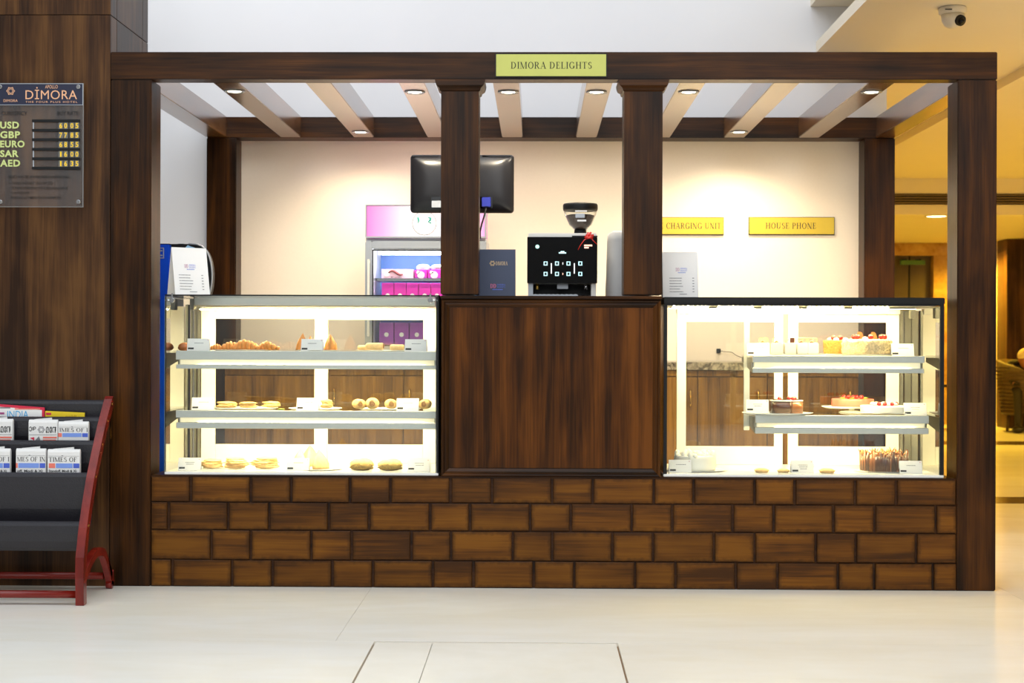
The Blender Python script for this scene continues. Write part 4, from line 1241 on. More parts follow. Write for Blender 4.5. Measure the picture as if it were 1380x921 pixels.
def header_mat():
    m, nt, b = newmat('header_print')
    tc = N(nt, 'ShaderNodeTexCoord'); sx_ = N(nt, 'ShaderNodeSeparateXYZ'); nt.links.new(tc.outputs['Generated'], sx_.inputs[0])
    r = N(nt, 'ShaderNodeValToRGB'); e_ = r.color_ramp.elements
    e_[0].position = 0.0; e_[0].color = lin(236, 128, 214); e_[1].position = 0.42; e_[1].color = lin(255, 250, 254)
    k = r.color_ramp.elements.new(0.14); k.color = lin(244, 170, 226)
    k = r.color_ramp.elements.new(0.78); k.color = lin(252, 226, 244); k = r.color_ramp.elements.new(1.0); k.color = lin(240, 160, 222)
    nt.links.new(sx_.outputs[0], r.inputs[0])
    nt.links.new(r.outputs[0], b.inputs['Base Color']); nt.links.new(r.outputs[0], b.inputs['Emission Color'])
    b.inputs['Emission Strength'].default_value = 0.22; b.inputs['Roughness'].default_value = 0.3
    return m
hd = MB().box(x0 + 0.006, x1 - 0.006, yF - 0.002, yF + 0.40, zh0 + 0.004, zh1).build('header', header_mat(), fr, bevel=0.004)
m = MB(); frame_bars(m, x0, x1, yF - 0.008, yF + 0.02, zh0, zh1 + 0.004, 0.007, 0.007, 0.006, 0.008)
m.build('header_trim', M['silver'], hd)
c = P(572, 301, yF)
MB().prism([(c.x + .063 * math.cos(2 * math.pi * k / 40), c.z + .063 * math.sin(2 * math.pi * k / 40)) for k in range(40)], 'xz', yF - 0.0042, yF - 0.003).build('logo_disc', lamp('lit_white', (1, 1, 1, 1), .35), hd)
MB().tube([(c.x + .063 * math.cos(2 * math.pi * k / 40), yF - 0.0055, c.z + .063 * math.sin(2 * math.pi * k / 40)) for k in range(41)], 0.0012, 5).build('logo_ring', M['ink_grey'], hd)
tq = mat('turquoise_ink', lin(30, 178, 168), 0.5)
MB().tube([(c.x - .034, yF - .006, c.z + .030), (c.x - .030, yF - .006, c.z + .012), (c.x - .033, yF - .006, c.z - .002)], [.005, .004, .001], 6).build('logo_mark', tq, hd)
MB().tube([(c.x + .020, yF - .006, c.z + .030), (c.x + .034, yF - .006, c.z + .026), (c.x + .030, yF - .006, c.z + .014), (c.x + .020, yF - .006, c.z + .006), (c.x + .036, yF - .006, c.z)], [.003, .005, .005, .003, .004], 6).build('logo_mark', tq, hd)
m = MB(); frame_bars(m, x0, x1, yF - 0.012, yF + 0.026, zd0, zd1, 0.038, 0.038, 0.046, 0.05)
dd = m.build('door', M['silver'], fr, bevel=0.006)
MB().box(x0 + .036, x1 - .036, yF + .006, yF + .012, zd0 + .048, zd1 - .044).build('pane', M['glass'], dd)
m = MB(); frame_bars(m, x0 + .038, x1 - .038, yF - .004, yF + .004, zd0 + .05, zd1 - .046, .006, .006, .006, .006)
m.build('gasket', M['black'], dd)
hx = P(497.5, 400, yF).x
MB().box(hx - .006, hx + .006, yF - .045, yF - .033, zd0 + .1, P(498, 350, yF).z).box(hx - .005, hx + .005, yF - .033, yF - .012, P(498, 356, yF).z, P(498, 351, yF).z).box(hx - .005, hx + .005, yF - .033, yF - .012, zd0 + .105, zd0 + .12).build('handle', M['alu'], dd, bevel=.002)
MB().box(x0 + .06, x1 - .06, yF + .10, yF + .13, zd1 - .066, zd1 - .05).build('light_tube', M['led_cool'], fr)
zs1 = P(560, 377, yF + .15).z
zs2 = P(560, 428, yF + .15).z
zs3 = zg1 + .035
for zz in (zs1, zs2):
    m = MB()
    for k in range(7):
        yy = yF + .10 + k * .05
        m.cyl((x0 + t_, yy, zz - .004), (x1 - t_, yy, zz - .004), .003, n=6)
    m.box(x0 + t_, x1 - t_, yF + .085, yF + .095, zz - .010, zz + .004)
    m.build('wire_shelf', M['chrome'], fr)
# packs in the cooler
MG = mat('magenta_pack', lin(214, 40, 168), 0.4, var=.12, vs=40)
PKP = mat('pale_pink_pack', lin(246, 196, 222), 0.4, var=.06, vs=20)
BRN = mat('chocolate_print', lin(150, 66, 70), 0.5, var=.3, vs=60)
VIO = mat('violet_pack', lin(150, 60, 170), 0.4, var=.2, vs=40)
def pack(xa, xb, y, za, zb, mm, label, group, kind):
    t = thing('ice_cream_box', label, 'box', ((xa + xb) / 2, y, za), 0, group)
    MB().box(xa, xb, y, y + .12, za, zb).build('carton', mm, t, bevel=.002)
    w_, h_ = xb - xa, zb - za
    def disc(cx, cz, r, m_, nm, yy=.0008):
        MB().prism([(cx + r * math.cos(2 * math.pi * k / 20), cz + r * math.sin(2 * math.pi * k / 20)) for k in range(20)], 'xz', y - yy - .0006, y - yy).build(nm, m_, t)
    if kind == 'wide':
        MB().tube([(xa + w_ * (.22 + .45 * k / 9), y - .001, za + h_ * (.62 + .22 * math.sin(k * .62))) for k in range(10)], [.004 + .004 * math.sin(k / 9 * 3.1) for k in range(10)], 6).build('print', BRN, t)
        disc(xa + w_ * .17, za + h_ * .52, .016, M['paper'], 'logo_disc')
        text('Kulfi', 'lettering', t, (xa + w_ * .3, xa + w_ * .62, za + h_ * .06, za + h_ * .24), y - .0012, M['ink'])
    elif kind == 'swirl':
        disc(xa + w_ * .5, za + h_ * .42, .020, PKP, 'print')
        disc(xa + w_ * .42, za + h_ * .36, .012, M['paper'], 'scoop', .0016)
        disc(xa + w_ * .28, za + h_ * .70, .010, M['paper'], 'logo_disc')
        MB().box(xa + .002, xb - .002, y - .0012, y - .0004, za + .002, za + h_ * .16).build('band', VIO, t)
    else:
        disc((xa + xb) / 2, za + h_ * .62, min(.012, w_ * .3), M['paper'], 'logo_disc')
        MB().box(xa + w_ * .12, xb - w_ * .12, y - .0012, y - .0004, za + h_ * .18, za + h_ * .3).build('print', PKP, t)
    return t
yP = yF + .14
pack(P(514, 370, yP).x, P(557, 370, yP).x, yP, zs1 + .005, P(536, 363, yP).z, PKP, 'wide pale pink ice cream box with a brown swirl, upper left in the cooler', None, 'wide')
for k, (a, b) in enumerate(((559, 575.5), (576.5, 594), (595, 613), (614, 632))):
    pack(P(a, 370, yP).x, P(b, 370, yP).x, yP, zs1 + .005, P(570, 364, yP).z, MG, ('magenta ice cream box with white scoops, beside the wide pale box', 'magenta ice cream box with white scoops, at the edge of the walnut post', 'magenta ice cream box behind the left walnut post', 'magenta ice cream box at the right end of the cooler shelf')[k], 'magenta boxes on the upper cooler shelf', 'swirl')
for k, (a, b) in enumerate(((560, 580), (579, 606))):
    q = P((a + b) / 2, 360, yP + .03)
    pz = P(570, 364, yP).z
    tub = thing('ice_cream_tub', ('low white domed tub on the magenta boxes', 'larger white domed tub on the magenta boxes by the post')[k], 'tub', (q.x, yP + .06, pz + .0005))
    rr_ = (b - a) * .0019
    MB().lathe([(rr_ * .9, 0), (rr_, .012)], (q.x, yP + .06, pz + .0005), 24).build('cup', PKP, tub)
    MB().lathe([(rr_ * 1.04, .0125), (rr_ * 1.04, .017), (rr_ * .7, .030), (0, .034)], (q.x, yP + .06, pz + .0005), 24).build('lid', M['porcelain'], tub)
ORD = ('first', 'second', 'third', 'fourth', 'fifth', 'sixth')
for k in range(6):
    a = 514.5 + k * 16.6
    pack(P(a, 390, yP).x, P(a + 16, 390, yP).x, yP, zs2 + .005, P(540, 381.5, yP).z, MG, '%s magenta ice cream pack from the left on the middle cooler shelf' % ORD[k], 'magenta packs on the middle cooler shelf', 'small')
for k in range(5):
    a = 511 + k * 20.5
    pack(P(a, 450, yP).x, P(a + 19.5, 450, yP).x, yP, zs3, P(540, 435, yP).z, VIO, '%s violet ice cream pack from the left in the bottom of the cooler' % ORD[k], 'violet packs in the bottom of the cooler', 'small')

# wall plates
def wall_sign(a, b, c_, d, word, wbox, label):
    x0, x1, z0, z1 = rect(a, b, c_, d, BW)
    s = thing('wall_sign', label, 'sign', ((x0 + x1) / 2, BW, z0))
    MB().box(x0, x1, BW - .016, BW - .0045, z0, z1).build('backing', M['ink'], s)
    MB().box(x0 + .003, x1 - .003, BW - .019, BW - .0161, z0 + .004, z1 - .003).build('plate', M['plate_gold'], s, bevel=.001)
    serif(word, 'lettering', s, rect(*wbox, BW - .02), BW - .0196, M['ink'], .1)
wall_sign(857, 293, 975, 317, 'MOBILE CHARGING UNIT', (861, 300.5, 971.5, 308.5), 'golden wall plate reading charging unit, half hidden by the right post')
wall_sign(1008.5, 293, 1124, 317, 'HOUSE PHONE', (1032, 300.5, 1099.5, 308.5), 'golden wall plate reading house phone on the cream wall')

# wall socket with its lead
q = P(968, 473, BW)
so = thing('wall_socket', 'small dark wall socket with a thin lead above the granite worktop', 'socket', (q.x, BW, q.z))
MB().box(q.x - .012, q.x + .012, BW - .02, BW - .005, q.z - .012, q.z + .012).build('plug', M['black'], so, bevel=.002)
MB().tube([(q.x, BW - .02, q.z), (q.x + .03, BW - .022, q.z - .004), (q.x + .075, BW - .02, q.z - .008), (q.x + .10, BW - .03, q.z - .028), (q.x + .14, BW - .06, q.z - .042), (q.x + .2, BW - .1, zg1 + .004)], .0016, 6).build('lead', M['black'], so)

# monitor seen from behind, on a pole behind the left mullion
yM = .62
x0, x1, z0, z1 = rect(552.5, 208, 692.5, 286.5, yM)
mo = thing('monitor', 'black flat screen monitor seen from behind, standing behind the left walnut post', 'monitor', ((x0 + x1) / 2, yM + .04, ZT))
m = MB()
xm, zm = (x0 + x1) / 2, (z0 + z1) / 2
hw, hh = (x1 - x0) / 2, (z1 - z0) / 2
rg = []
for ins, y in ((0, .045), (0, .028), (.004, .022), (.02, .008), (.07, -.004), (.10, -.006)):
    n = 24; ring = []
    rc = .016 + ins * .3
    for cxs, czs, a0 in ((1, -1, -90), (1, 1, 0), (-1, 1, 90), (-1, -1, 180)):
        for k in range(6):
            a = math.radians(a0 + 18 * k)
            ring.append((xm + cxs * (hw - ins - rc) + rc * math.cos(a), yM + y, zm + czs * (hh - ins * .8 - rc) + rc * math.sin(a)))
    rg.append(ring)
vs = [p for r in rg for p in r]; fs = []
for k in range(len(rg) - 1):
    for i in range(24):
        j = (i + 1) % 24
        fs.append((24 * k + i, 24 * k + j, 24 * k + 24 + j, 24 * k + 24 + i))
fs += [tuple(range(24))[::-1], tuple(24 * 5 + i for i in range(24))]
m.add(vs, fs, True).build('back_shell', M['monitor'], mo)
MB().box(x0 + .008, x1 - .008, yM + .0455, yM + .05, z0 + .01, z1 - .01).build('screen', M['black_gloss'], mo)
for a, b in ((555, 590), (650, 688)):
    q0 = P(a, 209.5, yM + .02); q1 = P(b, 211, yM + .02)
    MB().box(q0.x, q1.x, yM + .010, yM + .018, q1.z - .002, q0.z - .001).build('vent_slot', M['black_gloss'], mo)
x0p, x1p, z0p, z1p = rect(581, 265.5, 663.5, 280.5, yM - .01)
MB().box(x0p, x1p, yM - .011, yM - .004, z0p, z1p).build('port_panel', M['black_gloss'], mo, bevel=.002)
q = rect(582, 271, 595, 280, yM)
MB().box(q[0], q[1], yM - .013, yM - .011, q[2], q[3]).build('port_label', M['silver'], mo)
VG = mat('plug_blue', lin(34, 44, 140), .4)
q = rect(649.5, 266.5, 661.5, 279.5, yM - .02)
MB().box(q[0], q[1], yM - .045, yM - .0112, q[2], q[3]).build('plug', VG, mo, bevel=.003)
ch = lambda px, py: P(px, py, yM - .05)
pth = [ch(655, 279), ch(654.5, 284), ch(652, 293), ch(649, 303), ch(647, 312), ch(647, 322)]
pth[0].y += .02
MB().tube(pth, .0042, 8).build('cable', M['black'], mo)
MB().box(P(600, 300, yM).x, P(640, 300, yM).x, yM - .003, yM + .02, ZT + .012, z0 + .07).build('stand', M['black'], mo, bevel=.003)
MB().box(P(598, 300, yM).x, P(642, 300, yM).x, yM - .09, yM + .05, ZT + .0005, ZT + .012).build('base', M['black'], mo, bevel=.003)

# navy folder card
yN = .20
x0, x1, z0, z1 = rect(646.5, 335.5, 694.5, 395, yN)
z0 = ZT + .0006
nv = thing('menu_holder', 'dark blue stand-up menu card with gold emblem beside the left post', 'menu card', ((x0 + x1) / 2, yN, z0))
kk = .045
x0w = x0 - .012
MB().prism([(yN, z0), (yN + kk, z1), (yN + kk + .002, z1), (yN + .002, z0)], 'yz', x0w, x1).build('front_leaf', M['navy_card'], nv)
MB().prism([(yN + 2 * kk, z0), (yN + kk + .002, z1), (yN + kk + .004, z1), (yN + 2 * kk + .002, z0)], 'yz', x0w, x1).build('rear_leaf', M['navy_card'], nv)
def on_leaf(px0, py0, px1, py1, f, nm, m_, parent, yb, k_, zb, zt):
    """flat print lying on a leaning leaf: f(x0, x1, z0, z1) -> polygons in x, z"""
    b = rect(px0, py0, px1, py1, yb + k_ * .5)
    q = MB()
    for poly in f(*b):
        q.add([(x, yb + k_ * (z - zb) / (zt - zb) - .0012, z) for x, z in poly], [list(range(len(poly)))])
    return q.build(nm, m_, parent)
def star(x0, x1, z0, z1):
    cx, cz, r = (x0 + x1) / 2, (z0 + z1) / 2, (x1 - x0) / 2
    out = []
    for (ro, ri) in ((1.0, .80), (.62, .48)):
        n = 12
        def pt(k, s_):
            a = 2 * math.pi * k / n
            q = r * s_ * (1.0 if k % 2 == 0 else .74)
            return (cx + q * math.cos(a), cz + q * math.sin(a))
        for k in range(n): out.append([pt(k, ro), pt(k + 1, ro), pt(k + 1, ri), pt(k, ri)])
    return out
def bars(x0, x1, z0, z1): return [[(x0, z0), (x1, z0), (x1, z1), (x0, z1)]]
def leaf_serif(word):
    def f(x0, x1, z0, z1):
        polys, x = [], 0.0
        for chh in word:
            g, wd = GL[chh]
            for q in g: polys.append([(x + p[0], p[1]) for p in q])
            x += wd + .08
        xs = [p[0] for q in polys for p in q]; a, b = min(xs), max(xs)
        return [[(x0 + (p[0] - a) / (b - a) * (x1 - x0), z0 + p[1] * (z1 - z0)) for p in q] for q in polys]
    return f
GOLD = mat('gold_print', lin(216, 186, 138), .5)
PKI = mat('pink_ink', lin(226, 110, 160), .5); BLI = mat('blue_ink', lin(84, 110, 214), .5); PUI = mat('plum_ink', lin(170, 70, 130), .5)
LA = (nv, yN, kk, z0, z1)
on_leaf(659.5, 351, 667.5, 359, star, 'emblem', GOLD, *LA)
on_leaf(668, 352.5, 684, 357.5, leaf_serif('DIMORA'), 'lettering', GOLD, *LA)
on_leaf(661, 383, 668.5, 388.5, leaf_serif('DD'), 'lettering', PKI, *LA)
on_leaf(670, 383, 681, 385.2, leaf_serif('DIMORA'), 'lettering', BLI, *LA)
on_leaf(670, 386, 681, 388.2, leaf_serif('DELIGHTS'), 'lettering', BLI, *LA)
on_leaf(664, 390, 678, 391.2, lambda a, b, c_, d: [q for k in range(6) for q in bars(a + (b - a) * k / 6, a + (b - a) * (k + .7) / 6, c_, d)], 'print', BLI, *LA)

# tent menus on the glass cases
def tent(a, b, c_, d, Y, zt, rot, label):
    x0, x1, z0, z1 = rect(a, b, c_, d, Y)
    z0 = zt + .0006
    t = thing('tent_menu', label, 'menu card', ((x0 + x1) / 2, Y, z0), rot, 'white tent menus on the cases')
    k_ = .045
    MB().prism([(Y, z0), (Y + k_, z1), (Y + k_ + .001, z1), (Y + .001, z0)], 'yz', x0, x1).build('front_leaf', M['paper'], t)
    MB().prism([(Y + 2 * k_, z0), (Y + k_ + .001, z1), (Y + k_ + .002, z1), (Y + 2 * k_ + .001, z0)], 'yz', x0, x1).build('rear_leaf', M['paper'], t)
    W_, H_ = c_ - a, d - b
    u = lambda fx: a + fx * W_
    v = lambda fy: b + fy * H_
    L_ = (t, Y, k_, z0, z1)
    on_leaf(u(.36), v(.37), u(.46), v(.45), leaf_serif('DD'), 'lettering', PUI, *L_)
    on_leaf(u(.49), v(.37), u(.68), v(.405), leaf_serif('DIMORA'), 'lettering', BLI, *L_)
    on_leaf(u(.49), v(.42), u(.68), v(.455), leaf_serif('DELIGHTS'), 'lettering', BLI, *L_)
    on_leaf(u(.42), v(.475), u(.64), v(.49), lambda a_, b_, c2, d2: [q for k in range(7) for q in bars(a_ + (b_ - a_) * k / 7, a_ + (b_ - a_) * (k + .7) / 7, c2, d2)], 'print', BLI, *L_)
    rr = random.Random(int(a))
    for k in range(6):
        vv = .60 + .062 * k
        wd = rr.uniform(.28, .42)
        def dashes(a_, b_, c2, d2):
            out = []; x = a_
            while x < b_:
                l = rr.uniform(.002, .007); out += bars(x, min(b_, x + l), c2, d2); x += l + .0014
            return out
        on_leaf(u(.18), v(vv), u(.18 + wd), v(vv + .014), dashes, 'print', M['ink_grey'], *L_)
        on_leaf(u(.82), v(vv), u(.87), v(vv + .014), bars, 'print', M['ink_grey'], *L_)
    on_leaf(u(.45), v(.965), u(.66), v(.976), bars, 'print', M['ink_grey'], *L_)
    return t
tent(235, 333.5, 285, 395.5, .17, AT, .64, 'white tent menu on the left glass case before the blue machine')
tent(893.5, 339, 941.5, 398.5, .17, BT, 0.0, 'white tent menu on the black framed case beside the right post')

# blue machine behind the left case
yU = .72
xa, xb = P(206, 400, yU).x, P(228, 400, yU).x
zt = P(230, 328.5, yU).z
bm_ = thing('floor_machine', 'tall blue fronted machine with rounded black housing behind the left case', 'machine', ((xa + xb) / 2, yU + .15, 0))
MB().box(xa, xb, yU, yU + .34, 0.0, zt - .004).build('blue_front', M['blue'], bm_, bevel=.002)
MB().box(xa - .004, xb + .002, yU + .001, yU + .345, zt - .004, zt).build('top_edge', M['black'], bm_, bevel=.001)
x2, x3 = P(248, 340, yU).x, P(284, 370, yU).x
zA_, zB_ = P(250, 328.5, yU).z, P(280, 372, yU).z
arc = []
for k in range(15):
    a = math.radians(90 - 150 * k / 14)
    arc.append((x2 + .015 + (x3 - x2 - .015) * max(0, math.cos(a)) ** .6, zB_ + (zA_ - zB_) * math.sin(a)))
poly = [(xb + .003, zA_)] + arc + [(xb + .003, arc[-1][1])]
MB().prism(poly, 'xz', yU + .03, yU + .09, True).build('housing', M['black'], bm_)
MB().tube([(p[0] + .001, yU + .028, p[1] + .001) for p in arc], .0045, 8).build('rim', M['silver'], bm_)
MB().prism([(x2 - .012, zA_ - .03), (x2 + .012, zA_ - .006), (x2 + .055, zA_ - .022), (x2 + .085, zA_ - .045)], 'xz', yU + .024, yU + .029).build('display', M['blue_ice'], bm_)
q = P(238, 327.5, yU)
MB().box(q.x - .02, q.x + .012, yU + .1, yU + .16, zA_, zA_ + .006).build('latch', M['black'], bm_, bevel=.002)
q0, q1 = P(211, 334, yU), P(221, 348.5, yU)
m = MB(); frame_bars(m, q0.x, q1.x, yU - .002, yU - .0002, q1.z, q0.z, .004, .004, .004, .004)
m.build('badge', M['silver'], bm_)
m = MB()
for k in range(2): m.box(q0.x + .012, q1.x - .008, yU - .002, yU - .0002, q1.z + .012 + .022 * k, q1.z + .018 + .022 * k)
m.build('badge_mark', M['silver'], bm_)

# bean-to-cup coffee machine
yK = .16
x0, x1, z0, z1 = rect(710.5, 314, 805, 395, yK)
z0 = ZT + .0006
cm = thing('coffee_machine', 'coffee machine with black glass front and lit buttons on the walnut cabinet', 'coffee machine', ((x0 + x1) / 2, yK, z0))
zf0, zf1 = P(757, 382, yK).z, P(757, 319.5, yK).z
WH = mat('machine_white', lin(226, 222, 214), .3, var=.01)
MB().box(x0 + .006, x1 - .004, yK + .16, yK + .38, z0, zf0).build('rear_body', WH, cm)
MB().box(x0 + .004, x1 - .002, yK + .012, yK + .38, zf0, z1).build('body', WH, cm, bevel=.003)
MB().box(x0, x1, yK, yK + .012, zf0, zf1).build('front_glass', M['black_gloss'], cm, bevel=.0015)
MB().box(P(771, 316, yK).x, x1 + .001, yK + .004, yK + .02, zf1 + .0005, zf1 + .006).build('top_slot', M['black'], cm)
for px in (715, 800):
    q = P(px, 388, yK + .02)
    MB().box(q.x - .011, q.x + .011, yK + .02, yK + .16, z0, zf0).build('side_leg', WH if px > 750 else M['silver'], cm)
MB().box(P(718, 390, yK).x, P(797, 390, yK).x, yK + .145, yK + .159, z0 + .012, zf0 - .001).build('bay', M['black'], cm)
tr = MB().box(P(717.5, 390, yK).x, P(779, 390, yK).x, yK + .004, yK + .14, z0, z0 + .011).build('drip_tray', M['silver'], cm, bevel=.002)
m = MB()
for k in range(10):
    xx = P(720 + k * 6, 390, yK).x
    m.box(xx, xx + .010, yK + .01, yK + .13, z0 + .0112, z0 + .0125)
m.build('tray_grid', M['chrome'], tr)
MB().box(P(751, 387, yK).x, P(766, 387, yK).x, yK + .05, yK + .09, P(757, 389, yK).z, zf0 - .0005).build('spout', M['silver'], cm, bevel=.002)
for px in (724, 790):
    q = P(px, 388, yK)
    MB().cyl((q.x, yK + .06, P(px, 390, yK).z), (q.x, yK + .06, zf0 - .0005), .008, n=12).build('nozzle', M['brass'] if px < 750 else M['chrome'], cm)
CY = lamp('screen_cyan', (.25, .85, .95, 1), .9); OR = lamp('screen_orange', (1, .28, .08, 1), 1.2); WHL = lamp('screen_white', (.85, .9, .92, 1), .6); GR = lamp('screen_green', (.12, .85, .65, 1), 1.0)
def led(px, py, w_, h_, m_, nm):
    a = rect(px - w_ / 2, py - h_ / 2, px + w_ / 2, py + h_ / 2, yK)
    return MB().box(a[0], a[1], yK - .0012, yK - .0002, a[2], a[3]).build(nm, m_, cm)
for py in (355.3, 369.4):
    for px in (735.3, 750.6, 766.1, 782):
        b_ = led(px, py, 5.2, 5.4, CY, 'touch_button')
        a = rect(px - 1.4, py - 1.6, px + 1.4, py + 1.6, yK)
        MB().box(a[0], a[1], yK - .0018, yK - .0013, a[2], a[3]).box(a[0] + .004, a[1] - .001, yK - .0018, yK - .0013, a[3] + .001, a[3] + .002).build('icon', M['ink'], b_)
for px in (743, 774): led(px, 362, 1.5, 14, WHL, 'divider')
led(758.5, 355.3, 1, 3, WHL, 'status_light'); led(758.5, 369.4, 1, 2.6, OR, 'status_light')
q = P(724.2, 332.6, yK)
MB().prism([(q.x + .0085 * math.cos(k * math.pi / 10), q.z + .0085 * math.sin(k * math.pi / 10)) for k in range(20)], 'xz', yK - .0012, yK - .0002).build('status_light', GR, cm)
led(758, 341, 10, 1.8, CY, 'readout'); led(758, 339.4, 5, 1.6, CY, 'readout')
led(792.6, 331, 11, 2.2, OR, 'readout'); led(790.4, 333.9, 6, 2.0, OR, 'readout')
# hopper with beans
q = P(782, 315, yK + .2)
hp = thing('bean_hopper', 'clear conical hopper full of coffee beans with black lid on the coffee machine', 'hopper', (q.x, yK + .2, z1))
HZ = lambda py: P(782, py, yK + .2).z
R_ = lambda px: (px / 2) * (6.86 / FPX)
x_, y_ = q.x, yK + .2
MB().lathe([(R_(17), 0.0005), (R_(16), HZ(310) - z1)], (x_, y_, z1), 28).build('neck', M['black'], hp)
MB().lathe([(R_(16.4), HZ(310)), (R_(30), HZ(303.5)), (R_(42), HZ(290)), (R_(45), HZ(284.5)), (R_(44.4), HZ(284.5)), (R_(41.4), HZ(290)), (R_(29.4), HZ(303)), (R_(15.8), HZ(309.6))], (x_, y_, 0), 32).build('cone', M['acrylic_clear'] if 'acrylic_clear' in M else M['glass'], hp)
MB().lathe([(0, HZ(309.5)), (R_(15), HZ(309.4)), (R_(28.6), HZ(302.6)), (R_(39), HZ(291)), (R_(30), HZ(289.6)), (0, HZ(289))], (x_, y_, 0), 30).build('beans', mat('coffee_beans', lin(56, 34, 22), .35, var=.7, vs=160, bump=1.0), hp)
MB().lathe([(R_(45.5), HZ(284.4)), (R_(47), HZ(282)), (R_(47), HZ(277)), (R_(45), HZ(275)), (0, HZ(275))], (x_, y_, 0), 32).build('lid', M['black'], hp)
yl = y_ - R_(42) - .004
for (a, b, c_, d, mm) in ((775, 283.6, 791, 285.6, M['paper']), (775.5, 288, 788, 293.5, M['silver']), (778, 296.3, 790, 298.6, M['paper'])):
    bx = rect(a, b, c_, d, yl)
    MB().box(bx[0], bx[1], yl - .001, yl, bx[2], bx[3]).build('label', mm, hp)
# red bow
q = P(794, 318, yK - .02)
bw_ = thing('ribbon_bow', 'shiny red ribbon bow tied on the upper right corner of the coffee machine', 'bow', (q.x, yK - .012, q.z))
RD = mat('red_ribbon', lin(226, 44, 30), .2, coat=.6)
m = MB(); rr = random.Random(2)
for k in range(13):
    a = 2 * math.pi * k / 13 + rr.uniform(-.2, .2); r_ = rr.uniform(.012, .022)
    u = Vector((math.cos(a), 0, math.sin(a))); v = Vector((-math.sin(a), 0, math.cos(a)))
    c0 = Vector((q.x, yK - .010, q.z))
    pts = []
    for i in range(9):
        t = 2 * math.pi * i / 8
        pts.append(c0 + u * (r_ * .5 * (1 - math.cos(t))) + Vector((0, -1, 0)) * (.010 * math.sin(t)) + Vector((0, -.006 * (k % 2), 0)))
    vs = []
    for p in pts: vs += [p - v * .004, p + v * .004]
    m.add(vs, [(2 * i, 2 * i + 1, 2 * i + 3, 2 * i + 2) for i in range(8)], True)
m.build('loops', RD, bw_)
MB().tube([P(793, 320, yK - .006), P(787, 324, yK - .006), P(782, 331, yK - .004), P(779, 337, yK - .004)], [.002, .0022, .0018, .0012], 6).build('ribbon_tail', RD, bw_)
MB().tube([P(796, 321, yK - .006), P(800, 325, yK - .004), P(805, 330, yK - .003)], [.002, .002, .0012], 6).build('ribbon_tail', RD, bw_)
# draped cover at the right post
yD = .22
x0, x1, z0, z1 = rect(819, 310.5, 880, 395, yD)
z0 = ZT + .0006
m = MB(); n = 40; rows = 12; vs = []; fs = []
xm, ym = (x0 + x1) / 2, yD + .13
for k in range(rows):
    t = k / (rows - 1)
    z = z0 + (z1 - z0) * min(1.0, t * 1.18)
    q_ = 1.0 if t < .80 else math.cos((t - .80) / .20 * 1.45) ** .6
    for i in range(n):
        a = 2 * math.pi * i / n
        ca_, sa_ = math.cos(a), math.sin(a)
        rx_ = (x1 - x0) / 2 * (.93 + .07 * (1 - t)); ry_ = .13
        f = (abs(ca_) ** 4 + abs(sa_) ** 4) ** -.25
        fold = 1 + .028 * (1 - t) * math.sin(a * 9 + 1) + .012 * mnoise.noise(Vector((ca_ * 3, sa_ * 3, t * 5)))
        vs.append((xm + rx_ * f * ca_ * q_ * fold, ym + ry_ * f * sa_ * q_ * fold, z + (.008 * mnoise.noise(Vector((ca_ * 2, sa_ * 2, 1))) if t > .8 else 0)))
for k in range(rows - 1):
    for i in range(n):
        j = (i + 1) % n
        fs.append((k * n + i, k * n + j, (k + 1) * n + j, (k + 1) * n + i))
fs.append(tuple((rows - 1) * n + i for i in range(n)))
cv = m.add(vs, fs, True).build('cloth_cover', M['cloth'], loc=(xm, ym, z0))
tag(cv, 'pale grey cloth cover draped over an appliance beside the right post', 'cloth cover')

# ---------------------------------------------------------------- exchange rate board on the column
YBd = -0.030
x0, x1, z0, z1 = rect(-7, 112.5, 112, 279, YBd)
bd = thing('rate_board', 'clear acrylic exchange rate board with navy header screwed to the wooden column', 'board', ((x0 + x1) / 2, 0, z0))
sh = MB().box(x0, x1, YBd, YBd + .005, z0, z1).build('sheet', M['acrylic'], bd)
m = MB(); frame_bars(m, x0 - .0008, x1 + .0008, YBd - .0004, YBd + .0054, z0 - .0008, z1 + .0008, .0016, .0016, .0016, .0016)
m.build('sheet_edge', M['acrylic_edge'], bd)
yt = YBd - .0012
def brect(a, b, c_, d): return rect(a, b, c_, d, YBd)
h = brect(-7, 113, 112, 141.5)
MB().box(h[0] + .001, h[1] - .001, yt, YBd - .0002, h[2], h[3]).build('header', M['navy'], bd)
m = MB(); frame_bars(m, h[0], h[1], yt - .0008, YBd - .0003, h[2] - .001, h[3] + .001, .002, .002, .002, .002)
m.build('header_edge', M['silver'], bd)
y2 = yt - .0006
text('APOLLO', 'lettering', bd, brect(61, 114.8, 78, 119.4), y2, M['copper'])
text('D\u0130MORA', 'lettering', bd, brect(34.5, 117.5, 104, 134), y2, M['copper'], 0.0, 1.05)
text('THE FOUR PLUS HOTEL', 'lettering', bd, brect(34.5, 136.2, 104.5, 138.8), y2, M['copper'], .0, 1.3)
text('DIMORA', 'lettering', bd, brect(5, 134, 24, 137.6), y2, M['copper'])
q = brect(8.5, 116.5, 20.5, 129)
m = MB()
for poly in star(*q): m.add([(x, y2, z) for x, z in poly], [list(range(len(poly)))])
m.build('emblem', M['copper'], bd)
text('CURRENCY', 'lettering', bd, brect(2, 150, 37, 155.6), yt, M['ink'], .02)
text('BUY RATE', 'lettering', bd, brect(77, 150, 105.5, 155.6), yt, M['ink'], .02)
for s_, a, b, c_, d in (('USD', .5, 164, 26, 173.6), ('GBP', .5, 177, 27.5, 186.6), ('EURO', .5, 189.6, 33.5, 199), ('SAR', .5, 202.6, 25.5, 212), ('AED', .5, 215.4, 27.5, 224.8)):
    text(s_, 'lettering', bd, brect(a, b, c_, d), yt - .002, M['lime'], .035, 1.1)
